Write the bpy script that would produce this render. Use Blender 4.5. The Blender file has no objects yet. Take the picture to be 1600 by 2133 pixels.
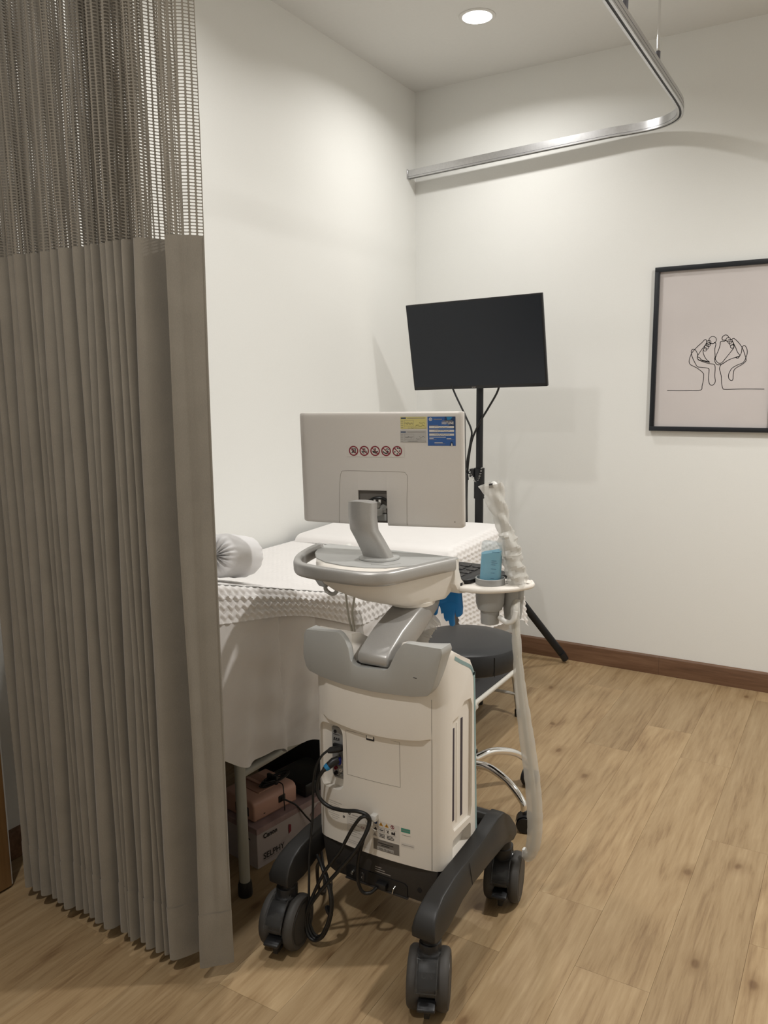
import bpy, bmesh, math, random
from math import sin, cos, pi, radians, sqrt
from mathutils import Matrix, Vector

random.seed(7)
S = bpy.context.scene
COL = S.collection

# ------------------------------------------------------------------ camera
cam_d = bpy.data.cameras.new('camera')
cam = bpy.data.objects.new('camera', cam_d)
COL.objects.link(cam)
S.camera = cam
YAW, PITCH, ROLL = radians(30.906), radians(8.747), radians(-0.594)
fw = Vector((-sin(YAW) * cos(PITCH), cos(YAW) * cos(PITCH), -sin(PITCH)))
rt = Vector((cos(YAW), sin(YAW), 0))
up = rt.cross(fw)
r2 = rt * cos(ROLL) + up * sin(ROLL)
u2 = -rt * sin(ROLL) + up * cos(ROLL)
mw = Matrix((r2, u2, -fw)).transposed().to_4x4()
mw.translation = Vector((2.0105, -3.6952, 1.3173))
cam.matrix_world = mw
cam_d.sensor_fit = 'VERTICAL'
cam_d.sensor_height = 36.0
cam_d.lens = 1671.87 / 2133 * 36.0
cam_d.clip_start = 0.05
cam_d.clip_end = 50

# ------------------------------------------------------------------ world, exposure, lamp settings
world = bpy.data.worlds.new('world')
S.world = world
world.use_nodes = True
world.node_tree.nodes['Background'].inputs['Color'].default_value = (0.9, 0.95, 1, 1)
world.node_tree.nodes['Background'].inputs['Strength'].default_value = 0.02
S.view_settings.view_transform = 'Standard'
S.view_settings.look = 'None'
S.view_settings.gamma = 1.0
S.view_settings.use_curve_mapping = False
S.view_settings.exposure = 0.0

CEIL = 2.75
LAMP_COLOR = (1.0, 0.98, 0.95)
# x, y, watts of each recessed ceiling lamp
LAMPS = [(0.598, -0.588, 8.0), (1.05, -3.55, 18.0), (2.42, -1.42, 32.0), (0.62, -1.95, 8.0)]  # last lamp is unseen, added to brighten the bed head
LAMP_SPREAD = 152

# ------------------------------------------------------------------ materials
def mat(name, col, rough=0.5, metal=0.0, spec=0.5, trans=0.0, ior=1.45, alpha=1.0, coat=0.0, sheen=0.0, emit=None):
    m = bpy.data.materials.new(name)
    m.use_nodes = True
    b = m.node_tree.nodes['Principled BSDF']
    b.inputs['Base Color'].default_value = (*col, 1)
    b.inputs['Roughness'].default_value = rough
    b.inputs['Metallic'].default_value = metal
    b.inputs['Specular IOR Level'].default_value = spec
    b.inputs['Transmission Weight'].default_value = trans
    b.inputs['IOR'].default_value = ior
    b.inputs['Alpha'].default_value = alpha
    b.inputs['Coat Weight'].default_value = coat
    b.inputs['Sheen Weight'].default_value = sheen
    if emit:
        b.inputs['Emission Color'].default_value = (*emit[0], 1)
        b.inputs['Emission Strength'].default_value = emit[1]
    return m

def node(m, kind, **kw):
    n = m.node_tree.nodes.new(kind)
    for k, v in kw.items():
        setattr(n, k, v)
    return n

def bsdf(m):
    return m.node_tree.nodes['Principled BSDF']

def link(m, a, b):
    m.node_tree.links.new(a, b)

def add_noise(m, scale=40, amount=0.08, bump=0.0, detail=4, stretch=(1, 1, 1), dist=0.002):
    """fine colour mottling and relief, in object space"""
    tc = node(m, 'ShaderNodeTexCoord')
    mp = node(m, 'ShaderNodeMapping')
    mp.inputs['Scale'].default_value = stretch
    link(m, tc.outputs['Object'], mp.inputs['Vector'])
    nz = node(m, 'ShaderNodeTexNoise')
    nz.inputs['Scale'].default_value = scale
    nz.inputs['Detail'].default_value = detail
    link(m, mp.outputs['Vector'], nz.inputs['Vector'])
    b = bsdf(m)
    c = b.inputs['Base Color'].default_value[:]
    rp = node(m, 'ShaderNodeValToRGB')
    rp.color_ramp.elements[0].position = 0.3
    rp.color_ramp.elements[1].position = 0.7
    rp.color_ramp.elements[0].color = (*[x * (1 - amount) for x in c[:3]], 1)
    rp.color_ramp.elements[1].color = (*[min(1, x * (1 + amount)) for x in c[:3]], 1)
    link(m, nz.outputs['Fac'], rp.inputs['Fac'])
    link(m, rp.outputs['Color'], b.inputs['Base Color'])
    if bump:
        bp = node(m, 'ShaderNodeBump')
        bp.inputs['Strength'].default_value = bump
        bp.inputs['Distance'].default_value = dist
        link(m, nz.outputs['Fac'], bp.inputs['Height'])
        link(m, bp.outputs['Normal'], b.inputs['Normal'])
    return m

def weave(m, scale=900, bump=0.25, amount=0.1):
    """woven cloth"""
    tc = node(m, 'ShaderNodeTexCoord')
    mp = node(m, 'ShaderNodeMapping')
    mp.inputs['Scale'].default_value = (1, 1, 0.35)
    link(m, tc.outputs['Object'], mp.inputs['Vector'])
    nz = node(m, 'ShaderNodeTexNoise')
    nz.inputs['Scale'].default_value = scale
    nz.inputs['Detail'].default_value = 2
    link(m, mp.outputs['Vector'], nz.inputs['Vector'])
    n2 = node(m, 'ShaderNodeTexNoise')
    n2.inputs['Scale'].default_value = 14
    link(m, tc.outputs['Object'], n2.inputs['Vector'])
    mx = node(m, 'ShaderNodeMath', operation='ADD')
    link(m, nz.outputs['Fac'], mx.inputs[0]); link(m, n2.outputs['Fac'], mx.inputs[1])
    b = bsdf(m)
    c = b.inputs['Base Color'].default_value[:]
    rp = node(m, 'ShaderNodeValToRGB')
    rp.color_ramp.elements[0].position = 0.35
    rp.color_ramp.elements[1].position = 0.75
    hv = node(m, 'ShaderNodeMath', operation='MULTIPLY'); hv.inputs[1].default_value = 0.5
    link(m, mx.outputs[0], hv.inputs[0])
    rp.color_ramp.elements[0].color = (*[x * (1 - amount) for x in c[:3]], 1)
    rp.color_ramp.elements[1].color = (*[min(1, x * (1 + amount)) for x in c[:3]], 1)
    link(m, hv.outputs[0], rp.inputs['Fac'])
    link(m, rp.outputs['Color'], b.inputs['Base Color'])
    bp = node(m, 'ShaderNodeBump')
    bp.inputs['Strength'].default_value = bump
    bp.inputs['Distance'].default_value = 0.0008
    link(m, nz.outputs['Fac'], bp.inputs['Height'])
    link(m, bp.outputs['Normal'], b.inputs['Normal'])
    return m

def wood(name, dark, mid, light, along='Y', gs=1.0, rough=0.45, knots=True, per_object=True):
    m = bpy.data.materials.new(name)
    m.use_nodes = True
    b = bsdf(m)
    b.inputs['Roughness'].default_value = rough
    b.inputs['Specular IOR Level'].default_value = 0.4
    tc = node(m, 'ShaderNodeTexCoord')
    oi = node(m, 'ShaderNodeObjectInfo')
    off = node(m, 'ShaderNodeVectorMath', operation='MULTIPLY')
    cmb = node(m, 'ShaderNodeCombineXYZ')
    for i in range(3):
        link(m, oi.outputs['Random'], cmb.inputs[i])
    link(m, cmb.outputs[0], off.inputs[0])
    off.inputs[1].default_value = (13.7, 41.3, 7.9) if per_object else (0, 0, 0)
    add = node(m, 'ShaderNodeVectorMath', operation='ADD')
    link(m, tc.outputs['Object'], add.inputs[0]); link(m, off.outputs[0], add.inputs[1])
    def mapped(sc):
        mp = node(m, 'ShaderNodeMapping')
        mp.inputs['Scale'].default_value = sc
        link(m, add.outputs[0], mp.inputs['Vector'])
        return mp.outputs['Vector']
    k = {'X': lambda a, c: (a, c, c), 'Y': lambda a, c: (c, a, c), 'Z': lambda a, c: (c, c, a)}[along]
    # broad figure
    n1 = node(m, 'ShaderNodeTexNoise'); n1.inputs['Scale'].default_value = 1.0; n1.inputs['Detail'].default_value = 5
    n1.inputs['Distortion'].default_value = 1.6; n1.inputs['Roughness'].default_value = 0.6
    link(m, mapped(k(1.5 * gs, 14 * gs)), n1.inputs['Vector'])
    # fine fibres
    n2 = node(m, 'ShaderNodeTexNoise'); n2.inputs['Scale'].default_value = 1.0; n2.inputs['Detail'].default_value = 6
    n2.inputs['Roughness'].default_value = 0.65; n2.inputs['Distortion'].default_value = 0.4
    link(m, mapped(k(7 * gs, 110 * gs)), n2.inputs['Vector'])
    # growth rings: fine lines bent by a slow noise
    n3 = node(m, 'ShaderNodeTexNoise'); n3.inputs['Scale'].default_value = 1.0; n3.inputs['Detail'].default_value = 1
    link(m, mapped(k(0.55 * gs, 7 * gs)), n3.inputs['Vector'])
    rg = node(m, 'ShaderNodeMath', operation='MULTIPLY'); rg.inputs[1].default_value = 70.0
    link(m, n3.outputs['Fac'], rg.inputs[0])
    sn = node(m, 'ShaderNodeMath', operation='SINE'); link(m, rg.outputs[0], sn.inputs[0])
    sh = node(m, 'ShaderNodeMath', operation='MULTIPLY_ADD'); sh.inputs[1].default_value = 0.034; sh.inputs[2].default_value = 0.0
    link(m, sn.outputs[0], sh.inputs[0])
    mx0 = node(m, 'ShaderNodeMix', data_type='FLOAT'); mx0.inputs[0].default_value = 0.52
    link(m, n1.outputs['Fac'], mx0.inputs[2]); link(m, n2.outputs['Fac'], mx0.inputs[3])
    mx = node(m, 'ShaderNodeMath', operation='ADD')
    link(m, mx0.outputs[0], mx.inputs[0]); link(m, sh.outputs[0], mx.inputs[1])
    rp = node(m, 'ShaderNodeValToRGB')
    e = rp.color_ramp.elements
    e[0].position = 0.29; e[0].color = (*dark, 1)
    e[1].position = 0.68; e[1].color = (*light, 1)
    e.new(0.47).color = (*mid, 1)
    link(m, mx.outputs[0], rp.inputs['Fac'])
    last = rp.outputs['Color']
    if knots:
        vo = node(m, 'ShaderNodeTexVoronoi', voronoi_dimensions='2D'); vo.inputs['Scale'].default_value = 1.0
        nd = node(m, 'ShaderNodeTexNoise'); nd.inputs['Scale'].default_value = 9
        link(m, add.outputs[0], nd.inputs['Vector'])
        sc = node(m, 'ShaderNodeVectorMath', operation='SCALE'); sc.inputs['Scale'].default_value = 0.09
        link(m, nd.outputs['Color'], sc.inputs[0])
        ad = node(m, 'ShaderNodeVectorMath', operation='ADD')
        link(m, mapped(k(1.7, 2.8)), ad.inputs[0]); link(m, sc.outputs[0], ad.inputs[1])
        link(m, ad.outputs[0], vo.inputs['Vector'])
        kr = node(m, 'ShaderNodeValToRGB')
        ke = kr.color_ramp.elements
        ke[0].position = 0.015; ke[0].color = (0.50, 0.42, 0.36, 1)
        ke[1].position = 0.10; ke[1].color = (1, 1, 1, 1)
        ke.new(0.035).color = (0.80, 0.76, 0.72, 1)
        link(m, vo.outputs['Distance'], kr.inputs['Fac'])
        ml = node(m, 'ShaderNodeMix', data_type='RGBA', blend_type='MULTIPLY'); ml.inputs[0].default_value = 1.0
        link(m, last, ml.inputs[6]); link(m, kr.outputs['Color'], ml.inputs[7])
        last = ml.outputs[2]
    # each board its own tone
    hs = node(m, 'ShaderNodeHueSaturation')
    mr = node(m, 'ShaderNodeMapRange')
    mr.inputs['To Min'].default_value = 0.90; mr.inputs['To Max'].default_value = 1.1
    link(m, oi.outputs['Random'], mr.inputs['Value'])
    link(m, mr.outputs[0], hs.inputs['Value'])
    link(m, last, hs.inputs['Color'])
    link(m, hs.outputs['Color'], b.inputs['Base Color'])
    bp = node(m, 'ShaderNodeBump'); bp.inputs['Strength'].default_value = 0.12; bp.inputs['Distance'].default_value = 0.0006
    link(m, n2.outputs['Fac'], bp.inputs['Height']); link(m, bp.outputs['Normal'], b.inputs['Normal'])
    return m

M = {}
M['wall'] = add_noise(mat('wall_paint', (0.83, 0.83, 0.80), 0.55, spec=0.3), 220, 0.012, 0.12, dist=0.0006)
M['ceiling'] = add_noise(mat('ceiling_paint', (0.74, 0.735, 0.71), 0.8, spec=0.2), 60, 0.01, 0.05)
M['plank'] = wood('oak_plank', (0.185, 0.112, 0.054), (0.315, 0.216, 0.114), (0.400, 0.290, 0.165), 'Y')
M['subfloor'] = mat('subfloor', (0.16, 0.105, 0.06), 0.8)
M['skirting'] = wood('walnut_skirting', (0.085, 0.042, 0.022), (0.135, 0.070, 0.038), (0.19, 0.105, 0.06), 'X', 1.0, 0.42, False, False)
M['door_wood'] = wood('door_veneer', (0.16, 0.085, 0.03), (0.25, 0.14, 0.055), (0.31, 0.18, 0.08), 'Z', 1.0, 0.4, False, False)
M['curtain'] = weave(mat('curtain_cloth', (0.235, 0.21, 0.172), 0.85, spec=0.2, sheen=0.25))
M['net'] = mat('curtain_net', (0.235, 0.21, 0.172), 0.8, spec=0.2)
M['alu'] = add_noise(mat('brushed_aluminium', (0.62, 0.62, 0.63), 0.28, 0.9), 90, 0.05)
M['alu_dark'] = mat('rail_groove', (0.03, 0.03, 0.032), 0.5, 0.3)
M['socket'] = mat('grey_socket', (0.16, 0.16, 0.18), 0.45, 0.4)
M['black'] = add_noise(mat('black_plastic', (0.012, 0.012, 0.013), 0.42), 200, 0.1)
M['black_metal'] = mat('black_powder_coat', (0.010, 0.011, 0.013), 0.42, 0.2)
M['screen'] = mat('dark_screen', (0.009, 0.012, 0.018), 0.30, spec=0.5)
M['base_grey'] = add_noise(mat('charcoal_plastic', (0.030, 0.027, 0.025), 0.48), 300, 0.08, 0.05, dist=0.0004)
M['leg_grey'] = add_noise(mat('charcoal_leg', (0.019, 0.0185, 0.018), 0.42), 300, 0.08, 0.05, dist=0.0004)
M['cream'] = add_noise(mat('cream_plastic', (0.77, 0.725, 0.66), 0.42, spec=0.4), 500, 0.012, 0.04, dist=0.0003)
M['mon_back'] = add_noise(mat('pearl_plastic', (0.68, 0.645, 0.605), 0.36, 0.1, spec=0.45), 500, 0.015)
M['silver'] = add_noise(mat('silver_paint', (0.42, 0.41, 0.395), 0.38, 0.45), 500, 0.04)
M['cover_grey'] = add_noise(mat('grey_cover_plastic', (0.41, 0.41, 0.395), 0.40, 0.05), 500, 0.02)
M['grey'] = add_noise(mat('mid_grey_plastic', (0.33, 0.33, 0.32), 0.45), 400, 0.02)
M['pale_grey'] = mat('pale_grey_plastic', (0.50, 0.49, 0.47), 0.45)
M['teal'] = mat('teal_stripe', (0.27, 0.40, 0.41), 0.4)
M['seam'] = mat('seam_line', (0.30, 0.27, 0.235), 0.7)
M['seam_dark'] = mat('dark_gap', (0.012, 0.010, 0.010), 0.8)
M['lilac_dark'] = mat('vent_gap', (0.055, 0.045, 0.06), 0.6)
M['rubber'] = mat('wheel_rubber', (0.050, 0.046, 0.042), 0.6)
M['clear'] = mat('clear_plastic', (0.05, 0.05, 0.05), 0.10, spec=1.0, alpha=0.30)
M['chrome'] = mat('chrome', (0.80, 0.80, 0.80), 0.07, 1.0)
M['steel'] = mat('steel', (0.55, 0.55, 0.53), 0.25, 0.9)
M['vinyl'] = add_noise(mat('black_vinyl', (0.020, 0.021, 0.023), 0.38, spec=0.45), 700, 0.1, 0.10, dist=0.0004)
M['step_top'] = add_noise(mat('black_rubber_mat', (0.022, 0.022, 0.024), 0.5), 500, 0.1, 0.15, dist=0.0005)
M['white_metal'] = mat('white_powder_coat', (0.60, 0.58, 0.53), 0.4)
M['bed_metal'] = mat('pale_green_grey_enamel', (0.42, 0.42, 0.37), 0.4)
M['quilt'] = weave(mat('white_quilt', (0.80, 0.775, 0.755), 0.85, spec=0.2, sheen=0.2), 700, 0.2, 0.02)
M['sheet'] = weave(mat('white_sheet', (0.70, 0.675, 0.655), 0.8, spec=0.2, sheen=0.15), 900, 0.25, 0.03)
M['pillow'] = weave(mat('white_cotton', (0.76, 0.75, 0.75), 0.85, spec=0.2, sheen=0.15), 900, 0.2, 0.02)
M['white'] = mat('white_plastic', (0.72, 0.71, 0.68), 0.4)
M['paper'] = add_noise(mat('pinkish_paper', (0.62, 0.575, 0.56), 0.7), 3, 0.03)
M['ink'] = mat('ink', (0.02, 0.018, 0.02), 0.6)
M['grey_ink'] = mat('grey_print', (0.28, 0.25, 0.23), 0.7)
M['frame'] = mat('black_frame', (0.012, 0.014, 0.018), 0.4)
M['glazing'] = mat('picture_glazing', (1, 1, 1), 0.03, trans=1.0, ior=1.2, alpha=0.10)
M['label_white'] = mat('white_label', (0.66, 0.625, 0.58), 0.5)
M['label_yellow'] = mat('yellow_label', (0.62, 0.56, 0.22), 0.5)
M['label_grey'] = mat('silver_label', (0.46, 0.45, 0.43), 0.4, 0.2)
M['label_blue'] = mat('blue_label', (0.030, 0.105, 0.33), 0.4)
M['label_navy'] = mat('navy_print', (0.012, 0.04, 0.12), 0.4)
M['label_green'] = mat('green_label', (0.06, 0.26, 0.19), 0.5)
M['label_dark'] = mat('dark_grey_label', (0.16, 0.145, 0.13), 0.5)
M['red'] = mat('red_print', (0.22, 0.02, 0.035), 0.5)
M['orange'] = mat('warning_orange', (0.55, 0.27, 0.02), 0.5)
M['vga_blue'] = mat('connector_blue', (0.03, 0.04, 0.35), 0.45)
M['band_blue'] = mat('blue_band', (0.02, 0.20, 0.42), 0.5)
M['io_plate'] = mat('grey_metal_plate', (0.40, 0.40, 0.40), 0.35, 0.5)
M['pink'] = mat('pink_plastic', (0.56, 0.33, 0.255), 0.45)
M['pink_dark'] = mat('pink_paper_tray', (0.40, 0.22, 0.16), 0.5)
M['carton'] = add_noise(mat('printed_carton', (0.47, 0.42, 0.415), 0.55), 6, 0.06)
M['carton_print'] = add_noise(mat('mauve_carton_print', (0.33, 0.235, 0.235), 0.5), 18, 0.25)
M['gel'] = mat('blue_gel', (0.07, 0.42, 0.62), 0.2, spec=0.4)
M['bottle'] = mat('frosted_bottle', (0.70, 0.80, 0.84), 0.2, alpha=0.28)
M['glove'] = mat('blue_nitrile', (0.02, 0.24, 0.66), 0.45)
M['sleeve'] = mat('cloudy_plastic_sleeve', (0.70, 0.68, 0.63), 0.3, spec=0.6, alpha=0.50)
M['cord_white'] = mat('beige_cable', (0.56, 0.53, 0.45), 0.5)
M['cord_black'] = mat('black_cable', (0.010, 0.010, 0.010), 0.4)
M['lens'] = mat('lamp_diffuser', (0.9, 0.9, 0.9), 0.5, emit=((1.0, 0.98, 0.94), 12.0))

# ------------------------------------------------------------------ mesh helpers
def catmull(pts, n=8, closed=False):
    P = [Vector(p) for p in pts]
    out = []
    m = len(P)
    rng = range(m if closed else m - 1)
    for i in rng:
        p1, p2 = P[i], P[(i + 1) % m]
        p0 = P[i - 1] if (i > 0 or closed) else p1 * 2 - p2
        p3 = P[(i + 2) % m] if (i + 2 < m or closed) else p2 * 2 - p1
        for k in range(n):
            t = k / n
            out.append(0.5 * ((2 * p1) + (-p0 + p2) * t + (2 * p0 - 5 * p1 + 4 * p2 - p3) * t * t + (-p0 + 3 * p1 - 3 * p2 + p3) * t ** 3))
    if not closed:
        out.append(P[-1].copy())
    return out

def rrect(x0, x1, y0, y1, r, n=5):
    o = []
    for cx, cy, a0 in ((x1 - r, y1 - r, 0), (x0 + r, y1 - r, pi / 2), (x0 + r, y0 + r, pi), (x1 - r, y0 + r, 3 * pi / 2)):
        for k in range(n + 1):
            a = a0 + (pi / 2) * k / n
            o.append((cx + r * cos(a), cy + r * sin(a)))
    return o

_txt = {}
def text_mesh(s, bold=0.0):
    if (s, bold) not in _txt:
        cu = bpy.data.curves.new('t', 'FONT')
        cu.body = s
        cu.offset = bold
        cu.resolution_u = 3
        cu.align_x = 'LEFT'
        ob = bpy.data.objects.new('t', cu)
        COL.objects.link(ob)
        dg = bpy.context.evaluated_depsgraph_get()
        me = ob.evaluated_get(dg).to_mesh()
        vs = [v.co.copy() for v in me.vertices]
        fs = [tuple(p.vertices) for p in me.polygons]
        ob.evaluated_get(dg).to_mesh_clear()
        bpy.data.objects.remove(ob)
        bpy.data.curves.remove(cu)
        w = max((v.x for v in vs), default=1)
        h = max((v.y for v in vs), default=1)
        _txt[(s, bold)] = (vs, fs, w, h)
    return _txt[(s, bold)]

class MB:
    """collects geometry in world coordinates; build() makes ONE mesh object of it"""
    def __init__(self):
        self.v = []; self.f = []; self.m = []; self.mats = []; self.cur = 0
        self.T = None
    def use(self, matname):
        if matname not in self.mats:
            self.mats.append(matname)
        self.cur = self.mats.index(matname)
        return self
    def add(self, vs, fs):
        o = len(self.v)
        if self.T is not None:
            vs = [self.T @ Vector(p) for p in vs]
        self.v += [tuple(p) for p in vs]
        self.f += [tuple(o + i for i in f) for f in fs]
        self.m += [self.cur] * len(fs)
        return self
    def box(self, x0, x1, y0, y1, z0, z1):
        vs = [(x, y, z) for z in (z0, z1) for y in (y0, y1) for x in (x0, x1)]
        return self.add(vs, [(0, 2, 3, 1), (4, 5, 7, 6), (0, 1, 5, 4), (2, 6, 7, 3), (0, 4, 6, 2), (1, 3, 7, 5)])
    def prism(self, poly, plane, a, b):
        n = len(poly)
        f = {'xy': lambda p, c: (p[0], p[1], c), 'xz': lambda p, c: (p[0], c, p[1]), 'yz': lambda p, c: (c, p[0], p[1])}[plane]
        vs = [f(p, a) for p in poly] + [f(p, b) for p in poly]
        fs = [tuple(range(n - 1, -1, -1)), tuple(range(n, 2 * n))]
        fs += [(i, (i + 1) % n, n + (i + 1) % n, n + i) for i in range(n)]
        return self.add(vs, fs)
    def rings(self, rings, caps=True, closed=True):
        """loft through equal-length rings"""
        n = len(rings[0]); vs = [p for r in rings for p in r]; fs = []
        for k in range(len(rings) - 1):
            for i in range(n if closed else n - 1):
                j = (i + 1) % n
                fs.append((k * n + i, k * n + j, (k + 1) * n + j, (k + 1) * n + i))
        if caps:
            fs.append(tuple(range(n - 1, -1, -1)))
            o = (len(rings) - 1) * n
            fs.append(tuple(range(o, o + n)))
        return self.add(vs, fs)
    def tube(self, pts, r, seg=10, closed=False, caps=True, squash=None, power=1.0):
        P = [Vector(p) for p in pts]
        n = len(P)
        R = r if isinstance(r, (list, tuple)) else [r] * n
        rings = []
        ref = None
        for i in range(n):
            if closed:
                t = P[(i + 1) % n] - P[i - 1]
            else:
                t = P[min(i + 1, n - 1)] - P[max(i - 1, 0)]
            t.normalize()
            if ref is None:
                ref = Vector((0, 0, 1)) if abs(t.z) < 0.9 else Vector((1, 0, 0))
            a = (ref - t * ref.dot(t))
            if a.length < 1e-5:
                a = t.orthogonal()
            a.normalize(); ref = a
            b = t.cross(a)
            s1, s2 = squash if squash else (1, 1)
            pw = lambda q: math.copysign(abs(q) ** power, q)
            rings.append([P[i] + (a * pw(cos(2 * pi * k / seg)) * s1 + b * pw(sin(2 * pi * k / seg)) * s2) * R[i] for k in range(seg)])
        if closed:
            rings.append(rings[0])
            return self.rings(rings, caps=False)
        return self.rings(rings, caps=caps)
    def lathe(self, prof, c=(0, 0, 0), seg=24, caps=True, axis=None):
        """profile of (radius, height) about z, or about another axis through c"""
        A = Matrix.Identity(3) if axis is None else Vector((0, 0, 1)).rotation_difference(Vector(axis)).to_matrix()
        C = Vector(c)
        rings = [[C + A @ Vector((r * cos(2 * pi * k / seg), r * sin(2 * pi * k / seg), h)) for k in range(seg)] for r, h in prof]
        return self.rings(rings, caps=caps)
    def grid(self, nu, nv, fn):
        vs = [fn(i / nu, j / nv) for j in range(nv + 1) for i in range(nu + 1)]
        w = nu + 1
        return self.add(vs, [(j * w + i, j * w + i + 1, (j + 1) * w + i + 1, (j + 1) * w + i) for j in range(nv) for i in range(nu)])
    def text(self, s, o, u, v, h, width=None, bold=0.0):
        vs, fs, w, hh = text_mesh(s, bold)
        k = h / hh
        kx = k if width is None else width / w
        U, V, O = Vector(u).normalized(), Vector(v).normalized(), Vector(o)
        return self.add([O + U * (p.x * kx) + V * (p.y * k) for p in vs], fs)
    def quad(self, o, u, v):
        O, U, V = Vector(o), Vector(u), Vector(v)
        return self.add([O, O + U, O + U + V, O + V], [(0, 1, 2, 3)])
    def build(self, name, matname=None, parent=None, bevel=0, bseg=2, smooth=38, weld=False, bool_cut=None, bang=30):
        base = root_loc(parent)
        me = bpy.data.meshes.new(name)
        me.from_pydata([(p[0] - base.x, p[1] - base.y, p[2] - base.z) for p in self.v], [], self.f)
        names = [matname] if matname else self.mats
        for k in names:
            me.materials.append(M[k])
        if not matname:
            me.polygons.foreach_set('material_index', self.m)
        me.update()
        o = bpy.data.objects.new(name, me)
        COL.objects.link(o)
        bm = bmesh.new(); bm.from_mesh(me)
        if weld:
            bmesh.ops.remove_doubles(bm, verts=bm.verts, dist=1e-5)
        closed_enough = all(len(e.link_faces) == 2 for e in bm.edges)
        if closed_enough:
            bmesh.ops.recalc_face_normals(bm, faces=bm.faces)
        if bevel:
            ed = [e for e in bm.edges if len(e.link_faces) == 2 and e.calc_face_angle(0) > radians(bang)]
            bmesh.ops.bevel(bm, geom=ed, offset=bevel, segments=bseg, affect='EDGES', profile=0.5, clamp_overlap=True)
        bm.to_mesh(me); bm.free()
        if parent is not None:
            o.parent = parent
        if bool_cut is not None:
            bpy.context.view_layer.update()
            for c in bool_cut:
                md = o.modifiers.new('b', 'BOOLEAN'); md.operation = 'DIFFERENCE'; md.object = c; md.solver = 'EXACT'
            dg = bpy.context.evaluated_depsgraph_get()
            nm = bpy.data.meshes.new_from_object(o.evaluated_get(dg))
            o.modifiers.clear(); o.data = nm; me = nm; nm.name = name
            for c in bool_cut:
                bpy.data.objects.remove(c)
        bm = bmesh.new(); bm.from_mesh(me)
        if smooth:
            lim = radians(smooth)
            for e in bm.edges:
                e.smooth = not (len(e.link_faces) == 2 and e.calc_face_angle(0) > lim)
            for f in bm.faces:
                f.smooth = True
        bm.to_mesh(me); bm.free()
        return o

def root_loc(p):
    while p is not None and p.parent is not None:
        p = p.parent
    return Vector((0, 0, 0)) if p is None or p.type != 'EMPTY' else p.location

def thing(name, loc, label, cat, group=None, kind=None):
    o = bpy.data.objects.new(name, None)
    o.location = loc
    o.empty_display_size = 0.05
    COL.objects.link(o)
    return tag(o, label, cat, group, kind)

def tag(o, label=None, cat=None, group=None, kind=None):
    if label: o['label'] = label
    if cat: o['category'] = cat
    if group: o['group'] = group
    if kind: o['kind'] = kind
    return o

def lab(o, text):
    o['label'] = text
    return o

def struct(o):
    o['kind'] = 'structure'
    return o

def sbox(name, x0, x1, y0, y1, z0, z1, m, parent=None, bevel=0.0):
    return MB().box(x0, x1, y0, y1, z0, z1).build(name, m, parent, bevel)

# ================================================================== the room
RX, RY = 3.30, -4.70
floor = struct(sbox('floor', -0.1, RX + 0.1, RY - 0.1, 0.1, -0.06, -0.0085, 'subfloor'))
PW, PL = 0.168, 1.215
JOINTS = {1.522: -2.045, 1.354: -1.82, 1.186: -2.09, 1.69: -1.34, 1.018: -1.50, 1.858: -0.55}
k0 = -int(1.69 / PW) - 1
for k in range(k0, int((RX - 1.69) / PW) + 1):
    xa = 1.69 + k * PW
    j = next((v for q, v in JOINTS.items() if abs(q - xa) < 0.01), None)
    if j is None:
        j = -random.random() * PL
    y = j - PL * 4
    while y < 0:
        y0, y1 = max(y, RY), min(y + PL, 0)
        if y1 - y0 > 0.03:
            x0, x1 = max(xa, 0.0), min(xa + PW, RX)
            MB().box(x0 + 0.0002, x1 - 0.0002, y0 + 0.0002, y1 - 0.0002, -0.0085, 0.0).build('plank', 'plank', floor, 0.0003, 1, 0)
        y += PL

struct(sbox('wall_left', -0.12, 0.0, RY - 0.12, 0.12, -0.06, CEIL + 0.1, 'wall'))
struct(sbox('wall_back', 0.0, RX + 0.12, 0.0, 0.12, -0.06, CEIL + 0.1, 'wall'))
struct(sbox('wall_right', RX, RX + 0.12, RY, 0.0, -0.06, CEIL + 0.1, 'wall'))
struct(sbox('wall_front', 0.0, RX + 0.12, RY - 0.12, RY, -0.06, CEIL + 0.1, 'wall'))
ceil = struct(sbox('ceiling', -0.12, RX + 0.12, RY - 0.12, 0.12, CEIL, CEIL + 0.1, 'ceiling'))

def skirting(name, along, segs, other, side):
    o = bpy.data.objects.new(name, None); COL.objects.link(o); struct(o)
    for a, b in segs:
        prof = [(0, 0.0), (0.012, 0.0), (0.012, 0.079), (0.009, 0.085), (0.003, 0.088), (0, 0.088)]
        mb = MB()
        if along == 'x':
            mb.prism([(other - side * d, z) for d, z in prof], 'yz', a + 0.0003, b - 0.0003)
        else:
            mb.prism([(other + side * d, z) for d, z in prof], 'xz', a + 0.0003, b - 0.0003)
        mb.build('skirting_board', 'skirting', o)
    return o
skirting('baseboard_back', 'x', [(0.012, 1.27), (1.27, 2.5), (2.5, RX)], 0.0, 1)
skirting('baseboard_left', 'y', [(-1.2, 0.0), (-2.52, -1.2)], 0.0, 1)

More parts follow.
